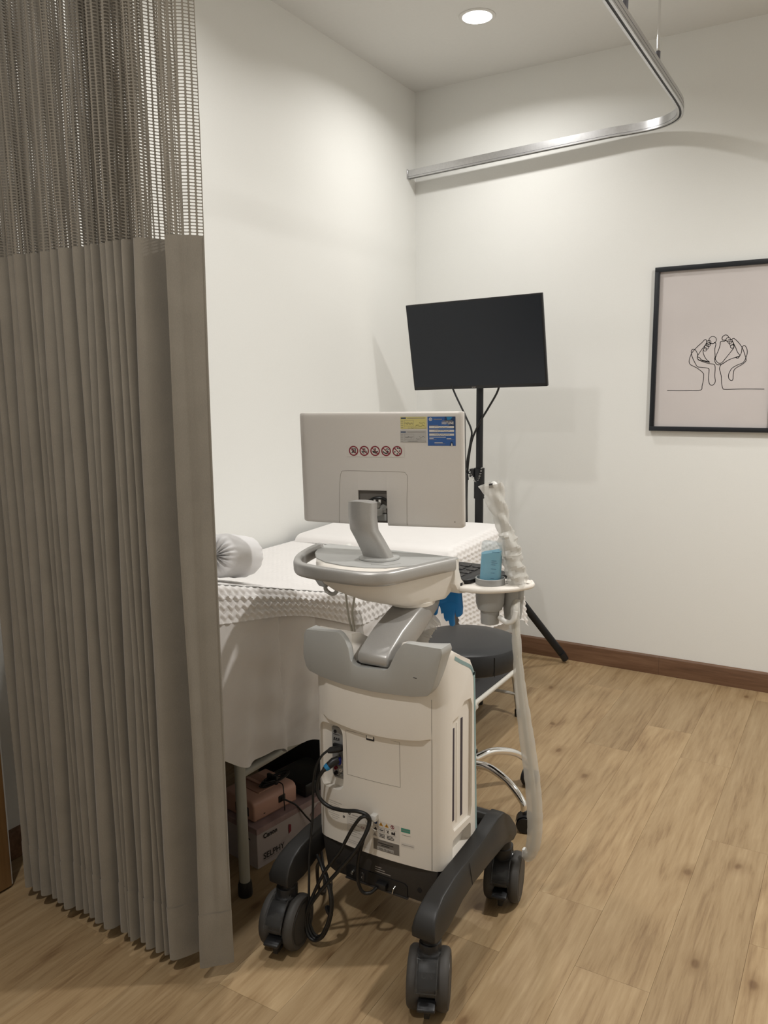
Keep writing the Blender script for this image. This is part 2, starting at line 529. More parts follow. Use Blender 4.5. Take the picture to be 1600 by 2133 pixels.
# wooden door leaf folded back along the left wall
door = bpy.data.objects.new('door_1', None); COL.objects.link(door); struct(door)
MB().box(0.082, 0.124, -3.36, -2.512, 0.006, 2.06).build('door_leaf', 'door_wood', door, 0.002)
MB().box(0.080, 0.118, -2.512, -2.506, 0.006, 2.06).build('edge_strip', 'white', door)
mb = MB()
mb.lathe([(0.024, 0), (0.024, 0.008), (0.010, 0.010), (0.010, 0.045)], (0.124, -3.28, 1.02), 20, axis=(1, 0, 0))
mb.tube(catmull([(0.165, -3.28, 1.02), (0.170, -3.25, 1.02), (0.170, -3.17, 1.02)], 5), 0.009, 10)
mb.build('door_handle', 'steel', door)
for z in (0.3, 1.75):
    MB().lathe([(0.008, -0.05), (0.008, 0.05)], (0.074, -3.362, z), 12).build('hinge', 'steel', door)
MB().box(0.0, 0.078, -3.42, -3.372, 0.0, 2.10).build('door_jamb', 'door_wood', door, 0.003)

# ================================================================== recessed ceiling lamps
def downlight(x, y, watts, label):
    t = thing('ceiling_light', (x, y, CEIL), label, 'ceiling light', 'recessed round ceiling lights')
    MB().lathe([(0.058, -0.0006), (0.058, -0.004), (0.066, -0.0055), (0.0715, -0.003), (0.0725, -0.0006)], (x, y, CEIL), 40, False).build('trim_ring', 'white', t)
    MB().lathe([(0.001, -0.0035), (0.058, -0.0035)], (x, y, CEIL), 40, False).build('diffuser', 'lens', t)
    ld = bpy.data.lights.new('lamp', 'AREA')
    ld.shape = 'DISK'; ld.size = 0.112; ld.energy = watts; ld.color = LAMP_COLOR
    ld.spread = radians(LAMP_SPREAD)
    lo = bpy.data.objects.new('lamp', ld)
    COL.objects.link(lo); lo.parent = t; lo.location = (0, 0, -0.006)
    return t
for (x, y, w), l in zip(LAMPS, ('round white recessed downlight glowing in the ceiling above the bed',
                                'round recessed downlight in the ceiling on the near side of the curtain',
                                'round recessed downlight in the ceiling at the right of the curtain rail',
                                'round recessed downlight in the ceiling over the raised bed head')):
    downlight(x, y, w, l)

# ================================================================== curtain rail
RZ = 2.390
t = thing('curtain_rail', (0.65, -0.07, RZ), 'bent silver aluminium curtain rail hung from the ceiling on thin rods', 'curtain rail')
def arc(cx, cy, r, a0, a1, n=14):
    return [(cx + r * cos(a0 + (a1 - a0) * k / n), cy + r * sin(a0 + (a1 - a0) * k / n)) for k in range(n + 1)]
RR = 0.22
path = [(0.001, -0.070), (0.35, -0.070), (0.70, -0.068), (0.95, -0.064)]
# far corner: turns from +x to -y
path += [tuple(p[:2]) for p in catmull([(1.0, -0.062, 0), (1.08, -0.060, 0), (1.16, -0.069, 0), (1.23, -0.100, 0), (1.285, -0.165, 0), (1.310, -0.26, 0), (1.3155, -0.38, 0), (1.3155, -0.50, 0)], 6)]
path += [(1.3155, -1.2), (1.3155, -1.8)]
path += arc(1.3155 - RR, -2.49 + RR, RR, 0, -pi / 2)
path += [(0.5, -2.49), (0.001, -2.49)]
def rail_z(x, y):
    return RZ - 0.039 * max(0, 1 - x) if y > -1 else RZ
def rail_sweep(mb, prof):
    rings = []
    n = len(path)
    for i in range(n):
        a = Vector(path[max(i - 1, 0)]); b = Vector(path[min(i + 1, n - 1)])
        d = (b - a).normalized(); nrm = Vector((-d.y, d.x))
        rings.append([(path[i][0] + nrm.x * u, path[i][1] + nrm.y * u, rail_z(*path[i]) + w) for u, w in prof])
    mb.rings(rings)
rail_sweep(mb := MB(), [(-0.012, -0.019), (-0.012, 0.019), (0.012, 0.019), (0.012, -0.019), (0.004, -0.019), (0.004, -0.012), (-0.004, -0.012), (-0.004, -0.019)])
mb.build('track', 'alu', t, smooth=25)
rail_sweep(mb := MB(), [(-0.0038, -0.0172), (-0.0038, -0.0125), (0.0038, -0.0125), (0.0038, -0.0172)])
mb.build('groove', 'alu_dark', t)
for y, u in ((-0.012, 1), (0.002, 1), (-0.012, -1)):
    rail_sweep(mb := MB(), [(0.0119 * u, y), (0.0119 * u, y + 0.0012), (0.0126 * u, y + 0.0012), (0.0126 * u, y)])
    mb.build('edge_line', 'socket', t)
MB().box(0.0, 0.004, -0.088, -0.052, RZ - 0.060, RZ - 0.016).build('wall_bracket', 'alu', t, 0.001)
MB().box(0.0, 0.004, -2.51, -2.47, RZ - 0.022, RZ + 0.024).build('wall_bracket', 'alu', t, 0.001)
for y in (-0.685, -1.115, -1.95):
    MB().lathe([(0.0045, 0.05), (0.0045, CEIL - RZ)], (1.3155, y, RZ), 10).build('hanger_rod', 'chrome', t)
    MB().lathe([(0.0085, 0.018), (0.0085, 0.052), (0.006, 0.054)], (1.3155, y, RZ), 14).build('rod_socket', 'socket', t)
    MB().lathe([(0.018, CEIL - RZ - 0.006), (0.018, CEIL - RZ - 0.0005)], (1.3155, y, RZ), 18).build('ceiling_rose', 'white', t)

# ================================================================== privacy curtain
HEM0, HEM1, NET0, NET1 = 0.035, 0.165, 1.618, 2.300
t = thing('privacy_curtain', (0.53, -2.49, 0.0), 'beige pleated privacy curtain with open netting along its top', 'curtain')
rc = random.Random(11)
fold = []
x = 0.190
ws = []
while x < 0.690:
    w = rc.choice((0.018, 0.021, 0.025, 0.029, 0.034, 0.040))
    ws.append((x, w)); x += w
k = (0.716 - 0.190) / (x - 0.190)
for x, w in ws:
    x = 0.190 + (x - 0.190) * k; w *= k
    f = -2.526 + rc.uniform(-0.006, 0.008); b = -2.450 + rc.uniform(-0.008, 0.012)
    fold += [(x, b), (x + 0.13 * w, f + 0.030), (x + 0.18 * w, f + 0.012), (x + 0.48 * w, f), (x + 0.80 * w, f + 0.009), (x + 0.90 * w, f + 0.030)]
fold += [(0.7165, -2.452), (0.721, -2.505), (0.729, -2.526), (0.744, -2.526), (0.757, -2.507), (0.770, -2.478), (0.784, -2.450), (0.798, -2.442), (0.807, -2.485), (0.8115, -2.516), (0.834, -2.493), (0.847, -2.484), (0.863, -2.462)]
cp = catmull([(a, b, 0) for a, b in fold], 4)
# arc length along the cloth
L = [0.0]
for i in range(1, len(cp)):
    L.append(L[-1] + (cp[i] - cp[i - 1]).length)
TOT = L[-1]
import bisect
def cloth(s, z):
    i = min(max(bisect.bisect_right(L, s) - 1, 0), len(cp) - 2)
    f = (s - L[i]) / max(L[i + 1] - L[i], 1e-9)
    p = cp[i].lerp(cp[i + 1], min(max(f, 0), 1))
    q = (z - 0.04) / 2.25
    amp = 1.0 - 0.10 * q
    sway = 0.0032 * sin(2.6 * z + p.x * 47) + 0.0018 * sin(6.1 * z + p.x * 91)
    yy = -2.488 + (p.y + 2.488) * amp + 0.004 * q - 0.018 * q * (0.86 - p.x) / 0.6
    sw = sway * min(1, (0.87 - p.x) / 0.05)
    return (p.x + sw, yy + sway * 0.5, z)
NS = len(cp) - 1
def sheetgrid(z0, z1, nz):
    mb = MB()
    mb.grid(NS, nz, lambda u, v: cloth(L[min(int(round(u * NS)), NS)], z0 + (z1 - z0) * v))
    return mb
sheetgrid(HEM0, NET0, 46).build('cloth', 'curtain', t, smooth=80)
def hemfn(u, v):
    s = L[min(int(round(u * NS)), NS)]
    i = min(int(round(u * NS)), NS)
    a, b = cp[max(i - 1, 0)], cp[min(i + 1, NS)]
    d = (b - a).normalized()
    c = cloth(s, HEM0 - 0.001 + (HEM1 - HEM0) * v)
    return (c[0] + d.y * 0.0011, c[1] - d.x * 0.0011, c[2])
MB().grid(NS, 3, hemfn).build('hem', 'curtain', t, smooth=80)
MB().tube([cloth(TOT - 0.0015, HEM0 + 1.58 * k / 40) for k in range(41)], 0.0014, 6).build('side_seam', 'curtain', t)
# netting: a lattice of rounded slots
CW, RH = 0.0130, 0.0062
nc, nr = int(TOT / CW), int((NET1 - NET0) / RH)
CW = TOT / nc
mb = MB()
vs = []; fs = []
hx, hz, cc = 0.365, 0.345, 0.10     # half-width, half-height and corner of a hole, in cells
loop_o = [(-.5, -.5), (0, -.5), (.5, -.5), (.5, .5), (0, .5), (-.5, .5)]
cache = {}
def lat(a, b):
    key = (round(a * 4), round(b * 2))
    if key not in cache:
        cache[key] = len(vs)
        vs.append(cloth((a) * CW, NET0 + b * RH))
    return cache[key]
for r in range(nr):
    for c in range(nc):
        x0, z0 = c + 0.5, r + 0.5
        o = [lat(x0 - .5, z0 - .5), lat(x0, z0 - .5), lat(x0 + .5, z0 - .5), lat(x0 + .5, z0 + .5), lat(x0, z0 + .5), lat(x0 - .5, z0 + .5)]
        b = len(vs)
        for a, d in ((-hx, -hz + .14), (-hx + cc, -hz), (hx - cc, -hz), (hx, -hz + .14), (hx, hz - .14), (hx - cc, hz), (-hx + cc, hz), (-hx, hz - .14)):
            vs.append(cloth((x0 + a) * CW, NET0 + (z0 + d) * RH))
        i = [b + k for k in range(8)]
        fs += [(o[0], o[1], i[1], i[0]), (o[1], i[2], i[1]), (o[1], o[2], i[3], i[2]), (o[2], o[3], i[4], i[3]),
               (o[3], o[4], i[5], i[4]), (o[4], i[6], i[5]), (o[4], o[5], i[7], i[6]), (o[5], o[0], i[0], i[7])]
mb.add(vs, fs)
mb.build('netting', 'net', t, smooth=0)
sheetgrid(NET1, NET1 + 0.03, 2).build('heading_tape', 'curtain', t, smooth=80)
for i in range(22):
    p = cloth(TOT * (i + 0.5) / 22, NET1 + 0.028)
    MB().tube([(p[0], p[1], p[2] - 0.01), (p[0], (p[1] - 2.49) / 2, p[2] + 0.004), (p[0], -2.49, RZ - 0.0125)], 0.0014, 6).build('hook', 'white', t)

# ================================================================== framed line drawing
t = thing('framed_picture', (1.436, -0.004, 1.12), 'black framed one-line drawing of hands cupping baby feet', 'picture')
FX0, FX1, FZ0, FZ1, FW = 1.186, 1.686, 1.120, 1.820, 0.0195
MB().box(FX0, FX1, -0.022, -0.003, FZ1 - FW, FZ1).build('frame_bar', 'frame', t, 0.001)
MB().box(FX0, FX1, -0.022, -0.003, FZ0, FZ0 + FW).build('frame_bar', 'frame', t, 0.001)
MB().box(FX0, FX0 + FW, -0.022, -0.003, FZ0 + FW, FZ1 - FW).build('frame_bar', 'frame', t, 0.001)
MB().box(FX1 - FW, FX1, -0.022, -0.003, FZ0 + FW, FZ1 - FW).build('frame_bar', 'frame', t, 0.001)
pr = MB().box(FX0 + FW, FX1 - FW, -0.0075, -0.004, FZ0 + FW, FZ1 - FW).build('print', 'paper', t)
LINES = [[[0.0692,0.1767],[0.119,0.1748],[0.1598,0.1756],[0.2067,0.1768],[0.2121,0.1939],[0.2156,0.2185],[0.216,0.2413],[0.2131,0.2489],[0.2036,0.2585],[0.1847,0.2722],[0.1622,0.2841],[0.1556,0.2938],[0.1548,0.3033],[0.1578,0.3184],[0.1637,0.3334],[0.174,0.3474],[0.1878,0.3628],[0.2017,0.3754],[0.2137,0.3881],[0.2199,0.3859],[0.2214,0.3765],[0.2149,0.3637],[0.203,0.3472],[0.1896,0.325],[0.1871,0.3157]],[[0.1865,0.3119],[0.1882,0.3164],[0.1956,0.3136],[0.2013,0.3077],[0.1997,0.3033],[0.1923,0.3053],[0.1865,0.3119]],[[0.2014,0.3051],[0.2197,0.2997],[0.238,0.2936],[0.2271,0.295],[0.2052,0.3012]],[[0.1905,0.3054],[0.2053,0.2982],[0.2347,0.288],[0.2527,0.285],[0.2595,0.2781],[0.2611,0.2593],[0.2608,0.2367],[0.2641,0.2141],[0.2603,0.2028],[0.2517,0.1965],[0.2425,0.2011],[0.2375,0.2145],[0.236,0.2296],[0.2369,0.256],[0.2358,0.2654],[0.2284,0.2694],[0.2065,0.2725],[0.19,0.2759],[0.1803,0.2894],[0.1703,0.3086],[0.1649,0.322],[0.1615,0.341],[0.1666,0.3492],[0.1777,0.3462],[0.1876,0.3289],[0.187,0.3176]],[[0.238,0.2936],[0.223,0.3071],[0.2131,0.3243],[0.2088,0.3395],[0.2108,0.3507]],[[0.2379,0.3703],[0.2486,0.37],[0.2537,0.3753],[0.2586,0.3677],[0.2555,0.3455],[0.2582,0.3193],[0.257,0.3062],[0.2595,0.2931],[0.2671,0.2835],[0.2778,0.2821],[0.2899,0.2867],[0.3087,0.2993]],[[0.2974,0.3829],[0.2906,0.3784],[0.2835,0.3798],[0.2766,0.3763],[0.2755,0.3634],[0.2711,0.345],[0.2633,0.3229],[0.2594,0.308],[0.2665,0.2948],[0.2757,0.2878],[0.2862,0.2905],[0.2978,0.3051],[0.311,0.3233],[0.324,0.3414],[0.3297,0.3523],[0.328,0.3652]],[[0.2974,0.3837],[0.2904,0.3832],[0.2839,0.3853],[0.2822,0.3928],[0.286,0.4],[0.2946,0.4045],[0.3035,0.4011],[0.3092,0.3917]],[[0.32,0.3858],[0.3285,0.3884],[0.3431,0.3757],[0.3579,0.3568],[0.3675,0.3381],[0.3755,0.3159],[0.3793,0.3029],[0.3785,0.2937],[0.3653,0.2812],[0.3452,0.2687],[0.3353,0.2578],[0.3335,0.2392],[0.333,0.2206],[0.327,0.2151],[0.3179,0.2227],[0.3147,0.2358],[0.3182,0.2507],[0.3278,0.2672],[0.3481,0.2797],[0.3684,0.2885],[0.3778,0.3066],[0.3825,0.3267],[0.381,0.3414],[0.3752,0.3544],[0.3674,0.3583],[0.3617,0.3493],[0.3599,0.331],[0.3564,0.3201],[0.3484,0.3074],[0.3395,0.3114],[0.3548,0.3172],[0.3454,0.3315],[0.3355,0.3539],[0.3297,0.3651],[0.322,0.3802],[0.32,0.3858]],[[0.3498,0.3129],[0.3292,0.308],[0.3087,0.2993],[0.2951,0.2892],[0.2831,0.2813],[0.2779,0.2664],[0.2822,0.2514],[0.2866,0.2326],[0.2894,0.2062],[0.2951,0.1836],[0.3042,0.179],[0.3464,0.1794],[0.388,0.1798],[0.4547,0.1785]]]
TOES = [[0.245,0.3857,0.0148],[0.2304,0.3762,0.0086],[0.2291,0.3669,0.0081],[0.2224,0.3567,0.0086],[0.2167,0.3475,0.0072],[0.3064,0.3852,0.0086],[0.3134,0.3775,0.0086],[0.3191,0.3692,0.0081],[0.3232,0.3562,0.0072]]
mb = MB()
def ribbon(mb, pts, w):
    n = len(pts)
    for i in range(n - 1):
        a, b = pts[i], pts[i + 1]
        d = (b - a)
        if d.length < 1e-6: continue
        d.normalize()
        nn = Vector((-d.z, 0, d.x)) * w / 2
        e = d * w * 0.3
        mb.add([a - nn - e, b - nn + e, b + nn + e, a + nn - e], [(0, 1, 2, 3)])
for ln in LINES:
    ribbon(mb, catmull([(FX0 + a, -0.0079, FZ0 + b) for a, b in ln], 5), 0.0027)
for a, b, r in TOES:
    ribbon(mb, [Vector((FX0 + a + r * cos(2 * pi * k / 20), -0.0079, FZ0 + b + r * sin(2 * pi * k / 20))) for k in range(21)], 0.0024)
mb.build('line_drawing', 'ink', pr, smooth=0)
MB().box(FX0 + FW - 0.002, FX1 - FW + 0.002, -0.0125, -0.0105, FZ0 + FW - 0.002, FZ1 - FW + 0.002).build('glazing', 'glazing', t)

# ================================================================== examination bed
BX0, BX1 = 0.03, 0.715
BY0, BY1 = -2.335, -0.56
def bed_z(y):
    """height of the mattress top: flat, with the head end (near the curtain) raised"""
    h, k = -1.72, 0.05
    d = h - y
    if d < -k: return 0.700
    if d > k: return 0.700 + d * 0.268
    q = (d + k) / (2 * k)
    return 0.700 + 0.268 * k * q * q
t = thing('examination_bed', (0.38, -1.45, 0.0), 'examination bed with pale tube legs and raised head end beside the left wall', 'bed')
def mattress(y0, y1, n):
    rings = []
    for i in range(n + 1):
        y = y0 + (y1 - y0) * i / n
        z = bed_z(y) - 0.008
        rings.append([(BX0 + 0.01, y, z - 0.065), (BX1 - 0.01, y, z - 0.065), (BX1 - 0.01, y, z), (BX0 + 0.01, y, z)])
    return MB().rings(rings)
mattress(BY0 + 0.01, -1.70, 14).build('head_section', 'pillow', t)
mattress(-1.695, BY1 - 0.005, 6).build('mattress', 'pillow', t)
for y in (BY0 + 0.02, -1.69, BY1 - 0.04):
    z = 0.60 if y > -2 else 0.775
    MB().tube([(BX0 + 0.02, y, z), (BX1 - 0.02, y, z)], 0.014, 10).build('cross_rail', 'bed_metal', t)
for x in (BX0 + 0.03, BX1 - 0.03):
    MB().tube([(x, -2.25, 0.585), (x, BY1 - 0.04, 0.585)], 0.014, 10).build('side_rail', 'bed_metal', t)
for x, y in ((0.69, -2.222), (0.06, -2.222), (0.69, -0.73), (0.06, -0.73)):
    lg = MB().tube([(x, y, 0.02), (x - 0.004, y, 0.60)], 0.0142, 16).build('leg', 'bed_metal', t)
    MB().lathe([(0.0185, 0.0), (0.0195, 0.006), (0.0185, 0.032), (0.016, 0.040)], (x, y, 0), 18).build('rubber_foot', 'black', lg)
MB().tube([(0.688, -2.215, 0.338), (0.672, -1.10, 0.300)], 0.0125, 12).build('brace', 'bed_metal', t)
MB().tube([(0.06, -2.215, 0.338), (0.075, -1.10, 0.300)], 0.0125, 12).build('brace', 'bed_metal', t)

# sheet hanging round the bed
def hem_z(y):
    ks = [(-2.34, 0.428), (-2.25, 0.392), (-2.19, 0.384), (-2.12, 0.378), (-2.075, 0.352), (-2.0, 0.347), (-1.92, 0.325), (-1.7, 0.300), (-0.5, 0.285)]
    for (a, za), (b, zb) in zip(ks, ks[1:]):
        if y <= b:
            f = min(max((y - a) / (b - a), 0), 1)
            f = f * f * (3 - 2 * f)
            return za + (zb - za) * f
    return ks[-1][1]
def skirt_pt(s, v):
    """s runs round the near end then down the right side"""
    W1 = BX1 - BX0
    k = 0.055
    if s < W1:
        x, y, nx, ny = BX0 + s, BY0 - 0.012, 0, -1
    else:
        x, y, nx, ny = BX1 + 0.012, BY0 + (s - W1), 1, 0
    top = bed_z(y) - 0.035
    z = top + (hem_z(y) + 0.006 * sin(s * 31) - top) * v
    q = v ** 1.3
    d = q * (0.011 * sin(s * 23.0 + 1.0) + 0.008 * sin(s * 41 + 2.2) + 0.005 * sin(s * 77 + 6 * v)) + 0.012 * q
    # sewn pleats: the cloth steps back at each
    for ps in (W1 + 0.245, W1 + 0.405, W1 + 0.72, W1 + 1.1, W1 + 1.45, 0.3):
        e = s - ps
        if 0 <= e < 0.10:
            d -= 0.020 * (1 - e / 0.10) * (0.35 + 0.65 * v)
    d += 0.0030 * sin(60 * z + 19 * s) * sin(13 * s) + 0.0016 * sin(140 * z - 60 * s) * sin(9 * s + 4 * z) + 0.0025 * sin(38 * (z + s * 0.8)) * max(0, 0.5 - v)
    return (x + nx * d, y + ny * d, z)
SL = (BX1 - BX0) + (BY1 - BY0)
sk = MB().grid(420, 60, lambda u, v: skirt_pt(u * SL, v)).build('bed_sheet', 'sheet', None, smooth=60)
tag(sk, 'thin white sheet hanging like a skirt round the examination bed', 'sheet')

# quilted bedspread, over the whole mattress
def tri(x):
    return abs((x % 1.0) - 0.5) * 2
def chevron(s, y, per=0.026, row=0.0205):
    q = (s + 0.0125 * tri(y / per)) / row
    return 0.5 + 0.5 * cos(2 * pi * q)
def quilt_pt(u, v):
    y = BY0 - 0.004 + (BY1 - BY0 + 0.01) * v
    W, R, D = BX1 - BX0 - 0.010, 0.018, 0.066
    T = W + R * pi / 2 + D
    s = u * T
    z = bed_z(y) + 0.004
    hump = 0.006 * sin(9 * y + 1.0) * max(0, (s - W)) / D
    if s < W:
        a = 0.0011 + 0.0008 * sin(40 * s) * sin(33 * y)
        return (BX0 + s, y, z + a * chevron(s, y))
    if s < W + R * pi / 2:
        a = (s - W) / R
        n = (sin(a), cos(a))
        h = 0.0035 * chevron(s, y)
        return (BX0 + W + n[0] * (R + h), y, z - R + n[1] * (R + h))
    d = s - W - R * pi / 2
    h = 0.0095 * chevron(s, y) * (1 - 0.5 * (d / D) ** 2)
    return (BX0 + W + R + h + 0.010 * d / D + 0.003 * sin(17 * y), y, z - R - d * (1 + 0.10 * sin(7 * y)) + hump)
q = MB().grid(190, 440, quilt_pt).build('bedspread', 'quilt', None, smooth=80)
tag(q, 'white quilted bedspread with zigzag stitching, flat on the examination bed', 'bedspread')
mb = MB()
mb.tube([(BX1 - 0.002, BY0 + (BY1 - BY0) * k / 90, bed_z(BY0 + (BY1 - BY0) * k / 90) + 0.0045 + 0.0008 * sin(k * 1.7)) for k in range(64)], 0.0016, 6)
mb.build('piping', 'grey', q)  # thin grey tube drawn in place of the shadow along the edge seam

# second quilt, folded over the foot of the bed
def quilt2_pt(u, v):
    TOPY, DY = 0.53, 0.34
    ty = v * (TOPY + DY)
    W, R, D = 0.655, 0.045, 0.40
    T = W + R * pi / 2 + D
    s = u * T
    y0 = -1.13
    edge = min(1, ty / 0.05)
    topz = 0.704 + 0.030 * (1 - (1 - edge) ** 2) ** 0.5 + 0.012 * min(1, max(0, (ty - 0.05) / 0.35)) + 0.003 * sin(9 * s)
    skew = 0.05 * (s / T) - 0.06 * max(0, s - W) 
    y = y0 + min(ty, TOPY) + skew + 0.006 * sin(14 * s)
    dropy = max(0, ty - TOPY)
    if dropy > 0:
        y += 0.03 * (1 - math.exp(-dropy * 20)) + 0.10 * dropy
    rowh = chevron(s * 1.1, y, 0.034, 0.026)
    if s < W:
        x, z = 0.05 + s, topz + 0.0022 * rowh
    elif s < W + R * pi / 2:
        a = (s - W) / R
        x, z = 0.05 + W + sin(a) * R, topz - R + cos(a) * R + 0.004 * rowh * cos(a)
        x += 0.004 * rowh * sin(a)
    else:
        d = s - W - R * pi / 2
        bulge = 0.006 * sin(11 * y + 3 * d) * d / D
        x, z = 0.05 + W + R + 0.0072 * rowh + 0.16 * d * (0.4 + 0.6 * v) + bulge, topz - R - d * (0.72 + 0.28 * v)
    return (x, y, min(z, topz - dropy))
q2 = MB().grid(190, 150, quilt2_pt).build('folded_quilt', 'quilt', None, smooth=80)
tag(q2, 'thick white puckered quilt folded over the foot of the bed by the television stand', 'quilt')

# bolster pillow with a gathered end
def bolster_build():
    c = Vector((0.600, -2.180, 0.897)); ax = Vector((-0.20, 0.95, -0.21)).normalized()
    B = Vector((0, 0, 1)).rotation_difference(ax).to_matrix()
    R, LN, seg = 0.0560, 0.165, 132
    prof = [(0.004, -0.004, 0.0), (0.012, -0.008, 0.9), (0.022, -0.011, 1.0), (0.034, -0.012, 0.9), (0.046, -0.008, 0.6), (0.054, 0.001, 0.3), (R, 0.012, 0.15)]
    prof += [(R + 0.0015, 0.03, 0.1), (R, 0.06, 0.15), (R + 0.002, 0.10, 0.15), (R, 0.14, 0.15), (0.054, LN - 0.012, 0.3), (0.040, LN + 0.004, 0.8), (0.02, LN + 0.004, 1.0), (0.004, LN - 0.002, 0)]
    rr = random.Random(3)
    ph = [rr.uniform(-0.3, 0.3) for _ in range(seg)]
    rings = []
    for r, h, g in prof:
        ring = []
        for k in range(seg):
            a = 2 * pi * k / seg
            w = 0.5 + 0.5 * cos(19 * a + 1.8 * sin(3 * a) + ph[k])
            hh = h - g * 0.0095 * w * (1 if h < LN / 2 else -1)
            rad = r + 0.0016 * sin(5 * a + 40 * h) * (1 if g < 0.2 else 0) + 0.0008 * sin(13 * a - 90 * h)
            ring.append(c + B @ Vector((rad * cos(a), rad * sin(a), hh)))
        rings.append(ring)
    return MB().rings(rings).build('bolster', 'pillow', None, smooth=70)
tag(bolster_build(), 'white round bolster pillow with a gathered end on the raised bed head', 'pillow')
w = MB().lathe([(0.002, 0.024), (0.010, 0.022), (0.017, 0.016), (0.020, 0.008), (0.019, 0.001), (0.015, 0.0)], (0.335, -1.165, 0.706), 20).build('soap_dome', 'white', None)
w.name = 'sensor_cap'
tag(w, 'small white rounded cap lying on the bedspread behind the monitor column', 'cap')

# ================================================================== television on a tripod stand
PX, PY = 0.556, -0.44
t = thing('television_stand', (PX, PY, 0.0), 'black tripod pole stand holding the screen behind the bed', 'stand')
MB().lathe([(0.0155, 0.88), (0.0155, 1.46)], (PX, PY, 0), 20).build('upper_pole', 'black_metal', t)
MB().lathe([(0.019, 0.10), (0.019, 0.90), (0.021, 0.90), (0.021, 0.83), (0.0235, 0.83), (0.0235, 0.965), (0.016, 0.967)], (PX, PY, 0), 20).build('lower_pole', 'black_metal', t)
col = MB().box(PX - 0.040, PX - 0.018, PY - 0.020, PY + 0.012, 0.925, 0.962).build('clamp', 'black', t, 0.003)
mb = MB(); mb.lathe([(0.006, 0), (0.006, 0.02), (0.014, 0.022), (0.014, 0.034), (0.010, 0.038)], (PX - 0.036, PY, 0.943), 14, axis=(-1, -0.2, 0)); mb.build('clamp_knob', 'black', col)
mb = MB()
for k in range(15):      # safety chain
    f = k / 14
    c = Vector((PX - 0.034 + 0.058 * f, PY - 0.027 + 0.006 * sin(pi * f), 0.948 - 0.045 * sin(pi * f) + 0.02 * f * f))
    ring = []
    for j in range(8):
        a = 2 * pi * j / 8
        ring.append(c + Vector((0.0036 * cos(a), 0.0016 * sin(a) * (k % 2), 0.0026 * sin(a))))
    mb.tube(ring, 0.0007, 4, True)
mb.build('safety_chain', 'steel', t, smooth=0)
MB().lathe([(0.030, 0.56), (0.030, 0.61), (0.024, 0.62)], (PX, PY, 0), 18).build('tripod_hub', 'black', t)
MB().lathe([(0.028, 0.22), (0.028, 0.25)], (PX, PY, 0), 18).build('brace_collar', 'black', t)
fd = Vector((0.292, 0.384))
for k, sc in ((0, 1.0), (1, 1.0), (2, 0.42)):
    a = 2 * pi * k / 3
    d = Vector((fd.x * cos(a) - fd.y * sin(a), fd.x * sin(a) + fd.y * cos(a))) * sc
    f = (PX + d.x, PY + d.y)
    lg = MB().tube([(PX + d.x * 0.06, PY + d.y * 0.06, 0.575), (PX + d.x * 0.97, PY + d.y * 0.97, 0.035)], 0.0145, 12, squash=(1.25, 0.85)).build('leg', 'black_metal', t)
    MB().tube([(PX + d.x * 0.94, PY + d.y * 0.94, 0.052), (f[0] - d.x * 0.01, f[1] - d.y * 0.01, 0.018)], [0.018, 0.017], 12).build('rubber_foot', 'black', lg)
    MB().tube([(PX + d.x * 0.06, PY + d.y * 0.06, 0.235), (PX + d.x * 0.48, PY + d.y * 0.48, 0.315)], 0.007, 8).build('brace', 'black_metal', t)
    MB().lathe([(0.006, -0.018), (0.006, 0.018)], (PX + d.x * 0.48, PY + d.y * 0.48, 0.315), 10, axis=(-d.y, d.x, 0)).build('bolt', 'steel', t)
MB().box(PX - 0.05, PX + 0.05, PY - 0.032, PY - 0.018, 1.43, 1.55).build('mount_plate', 'black_metal', t, 0.003)

TP = Vector((0.553, -0.500, 1.498))
TR = Matrix.Rotation(radians(-0.6), 4, 'Z') @ Matrix.Rotation(radians(9.95), 4, 'X') @ Matrix.Rotation(radians(-1.13), 4, 'Y')
TT = Matrix.Translation(TP) @ TR
t = thing('television', (0.553, -0.49, 1.31), 'black flat screen television tilted down on the tripod stand', 'television')
W2, H2 = 0.315, 0.188
def tv():
    m = MB(); m.T = TT
    return m
tv().box(-W2, W2, 0.002, 0.020, -H2, H2).build('bezel', 'black', t, 0.003)
tv().box(-W2 + 0.006, W2 - 0.006, 0.0006, 0.004, -H2 + 0.014, H2 - 0.006).build('screen', 'screen', t)
tv().box(-0.2, 0.2, 0.020, 0.045, -0.12, 0.12).build('back_housing', 'black', t, 0.01)
m = tv(); m.text('acer', (-0.028, 0.0018, -H2 + 0.0035), (1, 0, 0), (0, 0, 1), 0.0055); m.build('maker_mark', 'grey_ink', t, smooth=0)

